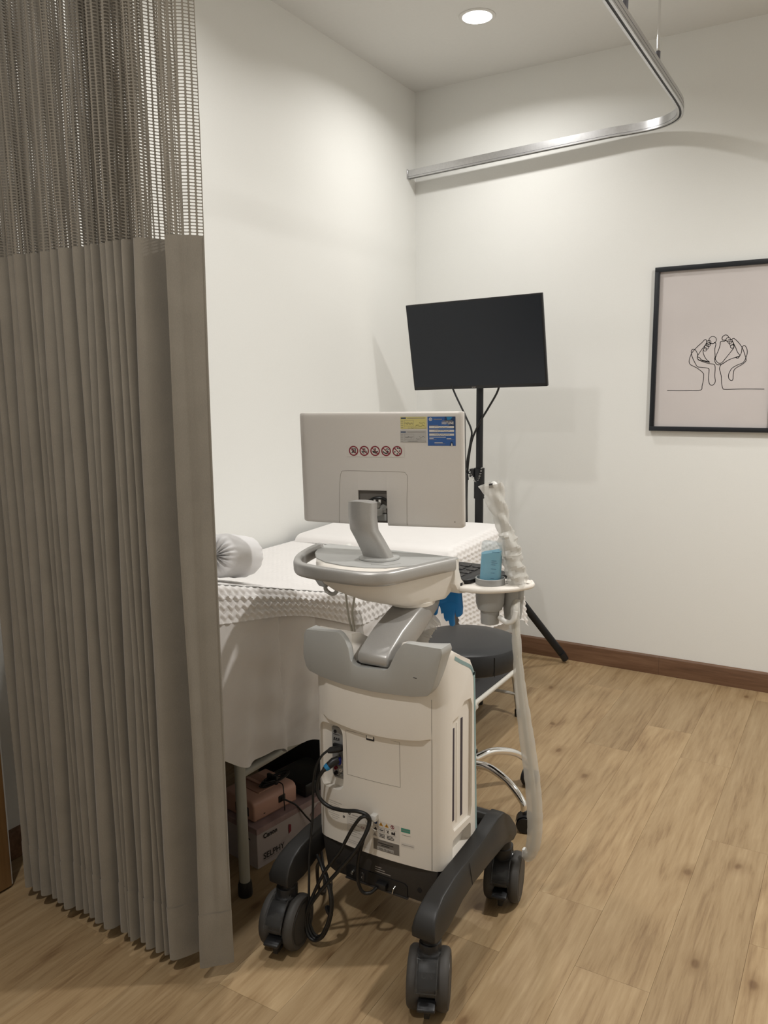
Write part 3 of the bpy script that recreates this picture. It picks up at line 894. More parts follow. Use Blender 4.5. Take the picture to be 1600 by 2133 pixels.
def cord(name, pts, r, m, label, cat, smoothn=8, seg=10, group=None):
    o = MB().tube(catmull(pts, smoothn), r, seg).build(name, m, None, smooth=60)
    return tag(o, label, cat, group)
cord('signal_cable', [(0.430, -0.465, 1.33), (0.452, -0.462, 1.28), (0.50, -0.462, 1.19), (0.528, -0.464, 1.13), (0.524, -0.466, 1.08), (0.505, -0.466, 0.98), (0.497, -0.466, 0.93), (0.492, -0.462, 0.83), (0.485, -0.45, 0.72), (0.49, -0.44, 0.45), (0.52, -0.42, 0.10), (0.50, -0.30, 0.006), (0.30, -0.2, 0.006)], 0.0042, 'cord_black',
     'black cable hanging from the left underside of the television to the stand', 'cable')
cord('mains_cable', [(0.655, -0.455, 1.33), (0.640, -0.455, 1.29), (0.600, -0.455, 1.225), (0.568, -0.462, 1.17), (0.535, -0.466, 1.10), (0.520, -0.467, 1.03), (0.507, -0.458, 0.95), (0.502, -0.455, 0.85), (0.498, -0.444, 0.72), (0.50, -0.432, 0.45), (0.53, -0.41, 0.10), (0.51, -0.27, 0.006), (0.32, -0.15, 0.006)], 0.0046, 'cord_black',
     'black cable from the right underside of the television crossing behind the pole', 'cable')
o = MB().tube([(0.507, -0.466, 0.912), (0.503, -0.466, 0.944)], 0.010, 10).build('cable_tie', 'black', None)
tag(o, 'black wrap binding the two television cables beside the pole clamp', 'cable tie')

# ================================================================== rolling stool
SX, SY = 0.985, -1.488
t = thing('rolling_stool', (SX, SY, 0.0), 'round black vinyl stool on a chrome five-star base with casters', 'stool')
MB().lathe([(0.02, 0.467), (0.150, 0.467), (0.163, 0.473), (0.168, 0.485), (0.168, 0.527), (0.163, 0.537), (0.150, 0.5415), (0.10, 0.544), (0.05, 0.545), (0.002, 0.545)], (SX, SY, 0), 56).build('seat', 'vinyl', t, smooth=35)
MB().tube([(SX + 0.1685 * cos(-0.62), SY + 0.1685 * sin(-0.62), 0.472 + 0.06 * k / 6) for k in range(7)], 0.0012, 6).build('seat_seam', 'black', t)
MB().lathe([(0.09, 0.455), (0.09, 0.4665)], (SX, SY, 0), 24).build('seat_plate', 'black', t)
MB().lathe([(0.014, 0.25), (0.014, 0.455)], (SX, SY, 0), 18).build('piston', 'chrome', t)
MB().lathe([(0.026, 0.10), (0.026, 0.27), (0.022, 0.275)], (SX, SY, 0), 20).build('column', 'chrome', t)
MB().lathe([(0.038, 0.10), (0.042, 0.118), (0.036, 0.150), (0.026, 0.158)], (SX, SY, 0), 20).build('hub', 'chrome', t)
a1 = math.atan2(-1.288 - SY, 1.13 - SX)
for k in range(5):
    a = a1 - 2 * pi * k / 5
    d = Vector((cos(a), sin(a), 0)); c = Vector((SX, SY, 0))
    pts = catmull([c + d * 0.03 + Vector((0, 0, 0.135)), c + d * 0.10 + Vector((0, 0, 0.148)), c + d * 0.18 + Vector((0, 0, 0.128)), c + d * 0.232 + Vector((0, 0, 0.088)), c + d * 0.238 + Vector((0, 0, 0.062))], 6)
    lg = MB().tube(pts, [0.0135 - 0.004 * i / len(pts) for i in range(len(pts))], 14).build('leg', 'chrome', t)
    e = c + d * 0.243
    cs = MB().lathe([(0.007, 0.040), (0.010, 0.050), (0.008, 0.064)], (e.x, e.y, 0), 12).build('caster', 'black', t)
    b = Vector((-sin(a + 0.6), cos(a + 0.6), 0))
    for s in (-1, 1):
        q = e + b * 0.0125 * s + Vector((0, 0, 0.026))
        MB().lathe([(0.006, -0.009), (0.023, -0.009), (0.026, -0.005), (0.026, 0.005), (0.022, 0.009), (0.006, 0.009)], q, 20, axis=b).build('wheel', 'black', cs)
    mb = MB(); mb.T = Matrix.Translation(e + Vector((0, 0, 0.026))) @ Matrix.Rotation(a + 0.6, 4, 'Z')
    mb.grid(10, 2, lambda u, v: (0.029 * cos(pi * u), -0.021 + 0.042 * v, 0.029 * sin(pi * u)))
    mb.build('wheel_hood', 'black', cs)

# ================================================================== step stool by the bed
GX0, GX1, GY0, GY1, GZ = 0.60, 0.878, -1.20, -0.785, 0.205
t = thing('step_stool', ((GX0 + GX1) / 2, (GY0 + GY1) / 2, 0.0), 'low step with black rubber top and white tube frame beside the bed', 'step stool')
MB().box(GX0, GX1 - 0.010, GY0, GY1, GZ - 0.012, GZ).build('tread', 'step_top', t, 0.004)
MB().tube(catmull([(GX0 + 0.0, GY0, GZ - 0.010), (GX1 - 0.004, GY0, GZ - 0.010), (GX1 - 0.004, GY0 + 0.03, GZ - 0.010), (GX1 - 0.004, GY1 - 0.01, GZ - 0.010), (GX1 - 0.02, GY1 + 0.004, GZ - 0.010), (GX0, GY1 + 0.004, GZ - 0.010), (GX0 - 0.006, GY1, GZ - 0.010), (GX0 - 0.006, GY0, GZ - 0.010)], 4, True), 0.009, 10, True).build('frame', 'white_metal', t)
for sx, sy in ((0, 0), (0, 1), (1, 0), (1, 1)):
    x = GX1 - 0.008 if sx else GX0 + 0.01
    y = GY1 - 0.002 if sy else GY0 + 0.02
    q = 1 if sy else -1
    lg = MB().tube(catmull([(x, y - 0.035 * q, GZ - 0.016), (x, y - 0.010 * q, GZ - 0.03), (x, y + 0.008 * q, GZ - 0.07), (x + (0.012 if sx else -0.012), y + 0.014 * q, 0.02)], 6), 0.0085, 10).build('leg', 'white_metal', t)
    MB().lathe([(0.0125, 0.0), (0.0125, 0.028), (0.010, 0.031)], (x + (0.012 if sx else -0.012), y + 0.014 * q, 0), 12).build('rubber_foot', 'black', lg)
MB().tube([(GX0 + 0.01, GY1 + 0.006, 0.095), (GX1 - 0.004, GY1 + 0.006, 0.095)], 0.007, 8).build('stretcher', 'white_metal', t)

# ================================================================== things stored under the bed
BR = Matrix.Translation((0.648, -2.120, 0)) @ Matrix.Rotation(radians(-9), 4, 'Z')
BL, BW, BH = 0.36, 0.215, 0.118
t = thing('printer_box', (0.60, -1.95, 0.0), 'white printed cardboard box lettered SELPHY under the bed', 'box')
def bb():
    m = MB(); m.T = BR
    return m
bb().box(-BW, 0, 0, BL, 0, BH).build('carton', 'carton', t, 0.0015, 1)
bb().box(-BW - 0.001, 0.001, -0.001, BL + 0.001, BH - 0.016, BH + 0.002).build('lid_flap', 'carton_print', t, 0.001, 1)
m = bb(); m.text('SELPHY', (0.0016, 0.020, 0.022), (0, 1, 0), (0, 0, 1), 0.0175, 0.080, 0.012); m.build('lettering', 'ink', t, smooth=0)
m = bb(); m.text('Canon', (0.0016, 0.022, 0.083), (0, 1, 0), (0, 0, 1), 0.0145, 0.052, 0.03); m.build('brand_lettering', 'ink', t, smooth=0)
m = bb(); m.quad((0.0016, 0.020, 0.0165), (0, 0.06, 0), (0, 0, 0.0012)); m.build('small_print', 'grey_ink', t, smooth=0)
m = bb().use('carton_print')
m.prism([(0.19, 0.02), (0.34, 0.02), (0.34, 0.10), (0.24, 0.098), (0.205, 0.075), (0.22, 0.05)], 'yz', 0.0009, 0.0018)
m.build('photo_print', 'carton_print', t)
m = bb(); m.add([(0.0018, 0.118, 0.055), (0.0018, 0.127, 0.060), (0.0018, 0.127, 0.080), (0.0018, 0.118, 0.084)], [(0, 1, 2, 3)])
m.build('red_mark', 'red', t, smooth=0)

PR = Matrix.Translation((0.622, -2.098, BH + 0.0022)) @ Matrix.Rotation(radians(-9), 4, 'Z')
t = thing('photo_printer', (0.56, -2.03, BH), 'small pink photo printer on top of the SELPHY box', 'printer')
def pp():
    m = MB(); m.T = PR
    return m
PWD, PLN, PHT = 0.135, 0.165, 0.060
pp().prism([(-PWD, 0), (0, 0), (0, PHT - 0.016), (-0.005, PHT - 0.005), (-0.016, PHT), (-PWD, PHT)], 'xz', 0, PLN).build('body', 'pink', t, 0.006, 3)
pp().box(-0.128, -0.030, 0.045, 0.125, PHT - 0.001, PHT + 0.0025).build('top_panel', 'pink_dark', t, 0.0015)
pp().box(-0.125, -0.034, 0.078, 0.088, PHT + 0.002, PHT + 0.007).build('tray_ridge', 'pink', t, 0.0015)
pp().box(-0.080, -0.022, -0.0016, 0.004, 0.012, 0.040).build('front_slot', 'black', t, 0.003)
pp().box(-0.012, 0.0014, 0.010, PLN - 0.01, 0.004, 0.0055).build('seam', 'pink_dark', t)
pp().box(-0.004, 0.0022, 0.092, 0.118, 0.022, 0.042).build('power_socket', 'black', t, 0.002)
pp().box(-0.002, 0.0012, 0.035, 0.040, 0.014, 0.016).build('indicator', 'ink', t)
def P(a, b, c): return PR @ Vector((a, b, c))
cord('printer_lead', [P(0.004, 0.104, 0.032), P(0.018, 0.115, 0.024), P(0.030, 0.135, 0.006), P(0.040, 0.165, -0.04), P(0.050, 0.20, -0.085), P(0.045, 0.24, -0.112)], 0.0026, 'cord_black',
     'black lead plugged into the side of the pink printer', 'cable')
cord('thin_lead', [P(-0.030, 0.120, 0.066), P(-0.010, 0.118, 0.066), P(0.003, 0.110, 0.056), P(0.008, 0.106, 0.03), P(0.014, 0.100, -0.004), P(0.016, 0.07, -0.030), P(0.016, 0.03, -0.046), P(0.010, -0.008, -0.046), P(-0.012, -0.02, -0.035), P(-0.04, -0.018, -0.022)], 0.0016, 'cord_black',
     'thin black lead looping down the front of the SELPHY box', 'cable')
t = thing('bundled_lead', tuple(P(-0.04, 0.10, 0.066)), 'tied bundle of black lead lying on top of the pink printer', 'cable')
for k in range(6):
    a = 0.010 + 0.003 * (k % 3)
    pts = [P(-0.045 + a * cos(q) * 1.1 + 0.004 * (k % 2), 0.118 + 0.045 * sin(q) + 0.004 * k - 0.01, 0.0685 + 0.0035 * (k // 2) + 0.002 * sin(2 * q + k)) for q in [2 * pi * j / 14 for j in range(14)]]
    MB().tube(pts, 0.0022, 7, True).build('loop', 'cord_black', t)
m = pp(); m.box(-0.066, -0.026, 0.108, 0.118, 0.0612, 0.086); m.build('twist_tie', 'black', t, 0.002)
t2 = thing('power_adapter', (0.60, -1.85, BH), 'black flat power brick on the far end of the SELPHY box', 'adapter')
m = bb(); m.box(-0.155, -0.015, 0.205, 0.345, BH + 0.0022, BH + 0.044); m.build('brick', 'black', t2, 0.006)
m = bb(); m.box(-0.150, -0.020, 0.204, 0.346, BH + 0.020, BH + 0.0215); m.build('seam', 'base_grey', t2)
t3 = thing('storage_bag', (0.44, -1.62, 0.0), 'black bag on the floor deep under the bed', 'bag')
MB().prism(rrect(0.27, 0.60, -1.70, -1.50, 0.05), 'xy', 0, 0.20).build('bag_body', 'vinyl', t3, 0.03, 3)
MB().tube(catmull([(0.36, -1.60, 0.19), (0.38, -1.60, 0.25), (0.48, -1.60, 0.25), (0.50, -1.60, 0.19)], 6), 0.008, 8).build('bag_handle', 'vinyl', t3)
o = MB().lathe([(0.012, 0), (0.026, 0.003), (0.030, 0.016), (0.030, 0.05), (0.024, 0.058), (0.012, 0.058)], (0.555, -2.185, 0), 20).build('tape_roll', 'white', None)
tag(o, 'white roll standing on the floor behind the near bed leg', 'tape roll')

# ================================================================== ultrasound machine
U = thing('ultrasound_machine', (1.088, -2.10, 0.0), 'cream and grey wheeled ultrasound machine seen from behind', 'ultrasound machine')
XC, XH = 1.0865, 0.1785

# --- white tower
def tower_profile(x):
    u = (x - XC) / XH
    R = 0.034
    d = XH - abs(x - XC)
    cr = 0.0 if d >= R else R - sqrt(max(0, R * R - (R - d) ** 2))
    bul = 0.016 * (1 - u * u)
    yl = -2.196 - bul + cr            # lower rear face
    ov = min(1, max(0, (0.152 - abs(x - XC)) / 0.03)); ov = ov * ov * (3 - 2 * ov)
    yu = -2.196 - 0.010 * ov - bul + cr            # upper, overhanging rear face
    zl = 0.535 + 0.020 * u * u
    zb = 0.230
    fr = cr * 0.5
    return [(x, yl, zb), (x, yl, 0.38), (x, yl, zl - 0.012), (x, yl - 0.002 * ov, zl - 0.004), (x, yu - 0.001 * ov, zl), (x, yu - 0.002 * ov, zl + 0.008),
            (x, yu - 0.003 * ov, 0.63), (x, yu + 0.002, 0.745 - 0.022 * cr / R), (x, yu + 0.010, 0.762 - 0.028 * cr / R), (x, max(-2.180, yu + 0.022), 0.757 - 0.026 * cr / R), (x, -2.12, 0.722), (x, -2.07, 0.697),
            (x, -2.047 - fr, 0.683), (x, -2.033 - fr, 0.662), (x, -2.026 - fr, 0.62), (x, -2.010 - fr, zb)]
offs = [0, 0.0012, 0.004, 0.008, 0.014, 0.022, 0.034]
xs = [XC - XH + o for o in offs] + [XC - XH + 0.034 + (2 * XH - 0.068) * k / 14 for k in range(1, 14)] + [XC + XH - o for o in reversed(offs)]
def cutter(fn):
    m = MB(); fn(m)
    o = m.build('cut', 'cream', U)
    return o
cuts = [cutter(lambda m: m.prism([(1.046, 0.698), (1.150, 0.698), (1.158, 0.72), (1.172, 0.80), (1.020, 0.80), (1.040, 0.735)], 'xz', -2.30, -1.95)),
        cutter(lambda m: m.prism(rrect(0.926, 1.000, 0.364, 0.528, 0.020), 'xz', -2.30, -2.185)),
        cutter(lambda m: m.prism([(-2.162, 0.330), (-2.150, 0.310), (-2.062, 0.306), (-2.056, 0.330), (-2.056, 0.585), (-2.066, 0.603), (-2.098, 0.607), (-2.110, 0.600), (-2.112, 0.585), (-2.160, 0.580)], 'yz', 1.2575, 1.32)),
        cutter(lambda m: m.prism(rrect(-2.160, -2.060, 0.243, 0.292, 0.010), 'yz', 1.243, 1.32))]
tower = MB().rings([tower_profile(x) for x in xs]).build('tower', 'cream', U, bool_cut=cuts, smooth=32)
for y, z0, z1 in ((-2.143, 0.332, 0.556), (-2.100, 0.326, 0.566)):
    MB().box(1.2560, 1.2590, y - 0.0042, y + 0.0042, z0, z1).build('vent_slot', 'lilac_dark', tower)
MB().box(1.2560, 1.2588, -2.128, -2.122, 0.32, 0.565).build('vent_rib', 'cream', tower, 0.001)
# teal stripe down the front edge of the right side
st = [(-2.152, 0.7255), (-2.12, 0.7075), (-2.080, 0.6865), (-2.063, 0.675), (-2.051, 0.655), (-2.045, 0.62), (-2.029, 0.236)]
for sx in (1, -1):
    xx = XC + sx * (XH + 0.0004)
    pts = catmull([(xx, a, b) for a, b in st], 6)
    m = MB()
    for i in range(len(pts) - 1):
        d = (pts[i + 1] - pts[i]).normalized(); n = Vector((0, -d.z, d.y)) * 0.0042
        e = d * 0.0006
        m.add([pts[i] - n, pts[i + 1] - n + e, pts[i + 1] + n + e, pts[i] + n], [(0, 1, 2, 3)])
    m.build('teal_stripe', 'teal', tower, smooth=0)
# seams
def seam(pts, parent, w=0.0007, m='seam', off=None):
    o = MB().tube(pts, w, 5).build('seam', m, parent)
    return o
def rear_y(x, z):
    u = (x - XC) / XH
    d = XH - abs(x - XC)
    cr = 0 if d >= 0.034 else 0.034 - sqrt(max(0, 0.034 ** 2 - (0.034 - d) ** 2))
    b = 0.016 * (1 - u * u)
    zl = 0.535 + 0.020 * u * u
    ov = min(1, max(0, (0.152 - abs(x - XC)) / 0.03)); ov = ov * ov * (3 - 2 * ov)
    return (-2.196 - 0.013 * ov if z > zl else -2.196) - b + cr
seam([(1.2335, rear_y(1.2335, z), z) for z in (0.232, 0.40, 0.535)] + [(1.2335, rear_y(1.2335, 0.57), 0.57), (1.2335, rear_y(1.2335, 0.64), 0.64)], tower)
def rear_loop(poly, n=8):
    out = []
    for i in range(len(poly)):
        a, b = poly[i], poly[(i + 1) % len(poly)]
        for k in range(n):
            x = a[0] + (b[0] - a[0]) * k / n; z = a[1] + (b[1] - a[1]) * k / n
            out.append((x, rear_y(x, z), z))
    return out
MB().tube(rear_loop([(1.010, 0.524), (1.156, 0.527), (1.157, 0.418), (1.012, 0.414)]), 0.0006, 5, True).build('hatch_seam', 'seam', tower)
MB().box(1.069, 1.090, -2.2135, -2.2085, 0.5150, 0.5255).build('latch_recess', 'seam_dark', tower)
MB().box(1.071, 1.0885, -2.2150, -2.2100, 0.5195, 0.5265).build('latch', 'cream', tower, 0.001)

# --- connector plate
io = MB().prism([(0.9585, 0.397), (0.965, 0.388), (0.9965, 0.388), (0.9965, 0.515), (0.9585, 0.515)], 'xz', -2.1925, -2.184).build('connector_plate', 'io_plate', U)
IY = -2.1928
def knob(x, z, r, m, name, h=0.004, hole=None):
    MB().lathe([(r, 0), (r, h), (r * 0.55, h), (r * 0.55, h * 0.4)], (x, IY, z), 14, axis=(0, -1, 0)).build(name, m, io)
knob(0.968, 0.505, 0.0042, 'ink', 'power_button', 0.001)
for k in range(3):
    knob(0.966 + 0.0062 * k, 0.488, 0.0020, 'ink', 'jack', 0.001)
MB().box(0.965, 0.995, -2.200, IY, 0.4635, 0.4765).build('port', 'black', io, 0.001)
MB().box(0.971, 0.982, -2.1945, IY, 0.457, 0.4605).build('port', 'steel', io)
MB().box(0.9785, 0.989, -2.1965, IY, 0.424, 0.449).build('video_port', 'steel', io, 0.001)
MB().box(0.9800, 0.9875, -2.2030, -2.196, 0.428, 0.445).build('video_plug_shell', 'vga_blue', io, 0.001)
MB().lathe([(0.003, 0), (0.003, 0.006)], (0.984, IY, 0.4515), 10, axis=(0, -1, 0)).build('thumb_screw', 'steel', io)
knob(0.970, 0.414, 0.0042, 'red', 'socket', 0.006); knob(0.985, 0.412, 0.0044, 'label_white', 'socket', 0.006)
knob(0.970, 0.401, 0.0048, 'ink', 'socket', 0.006); knob(0.985, 0.399, 0.0044, 'steel', 'socket', 0.006)
for z in (0.498, 0.484, 0.393, 0.4205):
    MB().box(0.962, 0.962 + 0.018, IY - 0.0004, IY, z - 0.0006, z + 0.0006).build('print_line', 'ink', io)

# --- grey rear cover with a notch for the arm
def cov_top(x):
    ks = [(0.900, 0.700), (0.906, 0.745), (0.916, 0.7605), (1.012, 0.7725), (1.022, 0.770), (1.034, 0.7575), (1.043, 0.738), (1.0465, 0.712), (1.054, 0.702), (1.066, 0.698), (1.140, 0.703), (1.148, 0.712), (1.156, 0.728), (1.170, 0.754), (1.184, 0.7705), (1.192, 0.7735), (1.2700, 0.7695), (1.2720, 0.760)]
    for (a, za), (b, zb) in zip(ks, ks[1:]):
        if x <= b:
            return za + (zb - za) * (x - a) / (b - a)
    return ks[-1][1]
def cov_bot(x):
    ks = [(0.900, 0.690), (0.904, 0.668), (0.915, 0.657), (0.95, 0.651), (1.02, 0.646), (1.10, 0.645), (1.20, 0.650), (1.234, 0.656), (1.245, 0.668), (1.258, 0.708), (1.267, 0.742), (1.2720, 0.758)]
    for (a, za), (b, zb) in zip(ks, ks[1:]):
        if x <= b:
            return za + (zb - za) * (x - a) / (b - a)
    return ks[-1][1]
cx = sorted(set([0.9005 + 0.371 * k / 60 for k in range(61)] + [0.906, 0.912, 0.916, 1.0465, 1.050, 1.054, 1.034, 1.043, 1.144, 1.148, 1.268, 1.270]))
rings = []
for x in cx:
    u = (x - 1.09) / 0.19
    yb = -2.236 + 0.020 * u * u
    zt, zb = cov_top(x), cov_bot(x)
    zt = max(zt, zb + 0.002)
    yo = lambda z: yb - 0.010 * (z - 0.645) / 0.13
    rings.append([(x, yo(zb), zb), (x, yo((zb + zt) / 2) - 0.001, (zb + zt) / 2), (x, yo(zt), zt), (x, yo(zt) + 0.016 + 0.036 * abs(u) ** 4, zt), (x, yo((zb + zt) / 2) + 0.018 + 0.036 * abs(u) ** 4, (zb + zt) / 2), (x, yo(zb) + 0.018 + 0.036 * abs(u) ** 4, zb)])
cover = MB().rings(rings).build('rear_cover', 'cover_grey', U, 0.0012, 2, smooth=40, bang=45)
MB().box(0.962, 0.968, -2.2336, -2.2300, 0.7220, 0.7230).build('cover_mark', 'seam_dark', cover)
MB().box(1.205, 1.213, -2.2334, -2.2300, 0.6955, 0.6966).build('cover_mark', 'seam_dark', cover)
MB().box(1.048, 1.148, -2.220, -2.03, 0.690, 0.7015).build('arm_socket', 'black', U)

# --- support arm
AX0, AX1 = 1.060, 1.140
sec = [(-2.235, 0.709), (-2.224, 0.702), (-2.190, 0.700), (-2.120, 0.715), (-2.06, 0.742), (-1.985, 0.780), (-1.968, 0.804), (-2.070, 0.804), (-2.094, 0.797), (-2.160, 0.772), (-2.215, 0.742), (-2.233, 0.728)]
MB().prism(sec, 'yz', AX0, AX1).build('support_arm', 'silver', U, 0.007, 3, smooth=40)

# --- charcoal base
base = MB().prism([(0.926, 0.231), (0.940, 0.150), (0.965, 0.140), (1.222, 0.140), (1.234, 0.150), (1.248, 0.231)], 'xz', -2.198, -1.95).build('base', 'base_grey', U, 0.004)
MB().prism([(0.998, 0.137), (1.168, 0.137), (1.168, 0.168), (1.160, 0.174), (1.006, 0.174), (0.998, 0.168)], 'xz', -2.2005, -2.196).build('socket_bay', 'black', base)
MB().box(0.996, 1.170, -2.203, -2.196, 0.1375, 0.1415).build('bay_sill', 'base_grey', base, 0.001)
for x in (0.975, 1.200):
    MB().lathe([(0.0062, 0), (0.0062, 0.001)], (x, -2.1982, 0.170), 14, axis=(0, -1, 0)).build('screw_hole', 'seam_dark', base)
MB().lathe([(0.0034, 0), (0.0034, 0.006), (0.0018, 0.006), (0.0018, 0.011)], (1.019, -2.2005, 0.162), 10, axis=(0, -1, 0)).build('ground_stud', 'steel', base)
m = MB().use('label_white')
m.text('O', (1.0415, -2.2012, 0.150), (1, 0, 0), (0, 0, 1), 0.006); m.text('I', (1.0432, -2.2012, 0.162), (1, 0, 0), (0, 0, 1), 0.005)
m.text('+', (1.013, -2.2012, 0.150), (1, 0, 0), (0, 0, 1), 0.004)
m.build('switch_mark', 'label_white', base, smooth=0)
MB().box(1.045, 1.052, -2.2035, -2.2005, 0.146, 0.166).build('power_switch', 'base_grey', base, 0.001)
m = MB()
for k, w in enumerate((0.017, 0.026, 0.042)):
    m.box(1.080, 1.080 + w, -2.1985, -2.197, 0.1915 - 0.0058 * k, 0.1935 - 0.0058 * k)
m.build('rating_print', 'grey_ink', base)
MB().box(1.088, 1.116, -2.214, -2.199, 0.146, 0.162).build('mains_plug', 'black', base, 0.003)
MB().tube([(1.136, -2.200, 0.160), (1.134, -2.206, 0.156), (1.131, -2.207, 0.143)], 0.0012, 6).build('plug_clip', 'steel', base)

# --- legs of the undercarriage
top = [(-2.343, 0.186), (-2.332, 0.208), (-2.312, 0.224), (-2.280, 0.236), (-2.215, 0.246), (-2.140, 0.249), (-2.050, 0.254), (-1.975, 0.268), (-1.935, 0.264), (-1.900, 0.238), (-1.876, 0.200)]
bot = [(-1.880, 0.180), (-1.900, 0.174), (-1.955, 0.190), (-2.050, 0.192), (-2.140, 0.192), (-2.205, 0.186), (-2.245, 0.172), (-2.280, 0.162), (-2.330, 0.160), (-2.342, 0.168)]
prof = top + bot
lgs = []
for xc, s in ((1.285, 1), (0.900, -1)):
    rings = []
    for f, ins in ((0.5, 0.006), (0.46, 0.001), (0.36, 0.0), (-0.36, 0.0), (-0.46, 0.001), (-0.5, 0.005)):
        rg = []
        for y, z in prof:
            q = min(1, max(0, (z - 0.185) / 0.062))
            wd = 0.056 - 0.020 * q
            cz = 0.212
            rg.append((xc + s * (f * wd - 0.003 * q), y + (-2.11 - y) * ins * 1.4, z + (cz - z) * ins * 9))
        rings.append(rg)
    lgs.append(MB().rings(rings).build('leg', 'leg_grey', U, 0.0015, 2, smooth=40, bang=50))
    xo = xc + s * 0.0265
    MB().tube([(xo, -2.150, 0.194), (xo - s * 0.008, -2.150, 0.244)], 0.0007, 5).build('seam', 'seam_dark', lgs[-1])
MB().box(0.91, 1.275, -1.965, -1.925, 0.195, 0.258).build('front_crossbar', 'leg_grey', U, 0.012, 3)

# --- locking casters
def caster(x, y, yaw, on=True):
    T = Matrix.Translation((x, y, 0)) @ Matrix.Rotation(radians(yaw), 4, 'Z')
    def c():
        m = MB(); m.T = T
        return m
    R = 0.0635
    k = c(); k.lathe([(0.024, 0.112), (0.026, 0.118), (0.026, 0.128), (0.022, 0.130), (0.022, 0.150)], (0, 0.0, 0), 20)
    k.box(-0.017, 0.017, -0.045, 0.034, 0.030, 0.112)
    body = k.build('caster', 'black', U, 0.003)
    for s in (-1, 1):
        w = c()
        w.lathe([(0.040, -0.0135), (R - 0.006, -0.0135), (R - 0.0015, -0.009), (R, -0.003), (R, 0.003), (R - 0.0015, 0.009), (R - 0.006, 0.0135), (0.040, 0.0135)], (s * 0.0305, 0, R), 40, axis=(1, 0, 0))
        wh = w.build('wheel', 'rubber', body, smooth=40)
        d = c(); d.lathe([(0.004, -0.002), (0.040, -0.0015), (0.050, 0.0004), (0.0515, -0.004)] if s > 0 else [(0.0515, 0.004), (0.050, -0.0004), (0.040, 0.0015), (0.004, 0.002)], (s * 0.0445, 0, R), 32, axis=(1, 0, 0))
        d.build('hub_cap', 'leg_grey', body)
    # hood over the wheels
    h = c(); A0, A1 = radians(60), radians(178)
    def hood(r0, r1, hw):
        rings = []
        for i in range(13):
            a = A0 + (A1 - A0) * i / 12
            rings.append([(-hw, cos(a) * r0, R + sin(a) * r0), (hw, cos(a) * r0, R + sin(a) * r0), (hw, cos(a) * r1, R + sin(a) * r1), (-hw, cos(a) * r1, R + sin(a) * r1)])
        return rings
    h.rings(hood(R - 0.012, R - 0.002, 0.0165)); h.build('hood', 'black', body, 0.002)
    # pedal
    p = c(); p.prism([(-0.050, 0.044), (-0.078, 0.042), (-0.083, 0.046), (-0.082, 0.052), (-0.050, 0.058)], 'yz', -0.019, 0.019); p.build('brake_pedal', 'black', body, 0.003)
    p = c(); p.box(-0.006, 0.006, -0.060, -0.030, 0.012, 0.035); p.build('brake_shoe', 'black', body, 0.002)
    # rocker pressed ON, under a clear moulded guard
    a0, a1 = radians(112), radians(162)
    g = c()
    rings = []
    for i in range(9):
        a = a0 + (a1 - a0) * i / 8
        r0, r1 = R + 0.0005, R + 0.0065
        rings.append([(-0.021, cos(a) * r0, R + sin(a) * r0), (0.021, cos(a) * r0, R + sin(a) * r0), (0.021, cos(a) * r1, R + sin(a) * r1), (-0.021, cos(a) * r1, R + sin(a) * r1)])
    g.rings(rings); g.build('brake_rocker', 'black', body, 0.002)
    am = radians(140)
    o = Vector((-0.0125, cos(am) * (R + 0.0068), R + sin(am) * (R + 0.0068)))
    vdir = Vector((0, cos(am - pi / 2), sin(am - pi / 2)))
    g = c(); g.text('ON', o - vdir * 0.006, (1, 0, 0), vdir, 0.012, 0.024); g.build('lettering', 'base_grey', body, smooth=0)
    g = c()
    g.grid(6, 12, lambda u, v: (-0.0235 + 0.047 * u, cos(radians(96 + 76 * v)) * (R + 0.0105 + 0.0012 * sin(v * 21 + 3 * u)), R + sin(radians(96 + 76 * v)) * (R + 0.0105 + 0.0012 * sin(v * 21 + 3 * u))))
    for q in (100, 166):
        a = radians(q); r = R + 0.0112
        g.tube([(-0.021, cos(a) * r, R + sin(a) * r), (0.021, cos(a) * r, R + sin(a) * r)], 0.0014, 6)
    for sx in (-0.021, 0.021):
        g.tube([(sx, cos(radians(100 + 66 * i / 8)) * (R + 0.0112), R + sin(radians(100 + 66 * i / 8)) * (R + 0.0112)) for i in range(9)], 0.0014, 6)
    g.build('clear_guard', 'clear', body)
caster(1.286, -2.315, 22)
caster(0.900, -2.315, 10)
caster(1.284, -1.890, 12)
caster(0.900, -1.890, 30)
for x, y in ((1.286, -2.308), (0.902, -2.308), (1.284, -1.905), (0.900, -1.905)):
    MB().lathe([(0.0215, 0.120), (0.0235, 0.128), (0.0235, 0.150), (0.0215, 0.152), (0.0215, 0.172)], (x, y, 0), 18).build('caster_stem', 'black', U)

# --- control console
deck = [(0.806, -2.012), (0.842, -2.085), (0.885, -2.138), (0.930, -2.166), (0.99, -2.178), (1.045, -2.172), (1.090, -2.152), (1.128, -2.105), (1.160, -2.050), (1.190, -1.998)]
def dk(scale, cx, cy, z, dz=None, off=0):
    return [(cx + (x - cx) * scale, cy + (y - cy) * scale, z) for x, y in deck]
front_line = [(1.190, -1.975), (1.0, -1.970), (0.81, -1.975)]
full = deck + front_line
def ring(sc, cx, cy, z, grow=0.0):
    o = []
    for x, y in full:
        dx, dy = x - 1.0, y + 2.05
        o.append((cx + dx * sc + (grow if dx > 0 else -grow) * (abs(dx) > 0.05), cy + dy * sc, z))
    return o
mid = [(0.812, -2.012), (0.848, -2.082), (0.885, -2.140), (0.925, -2.182), (0.985, -2.208), (1.050, -2.208), (1.102, -2.186), (1.132, -2.132), (1.158, -2.062), (1.186, -1.998)] + front_line
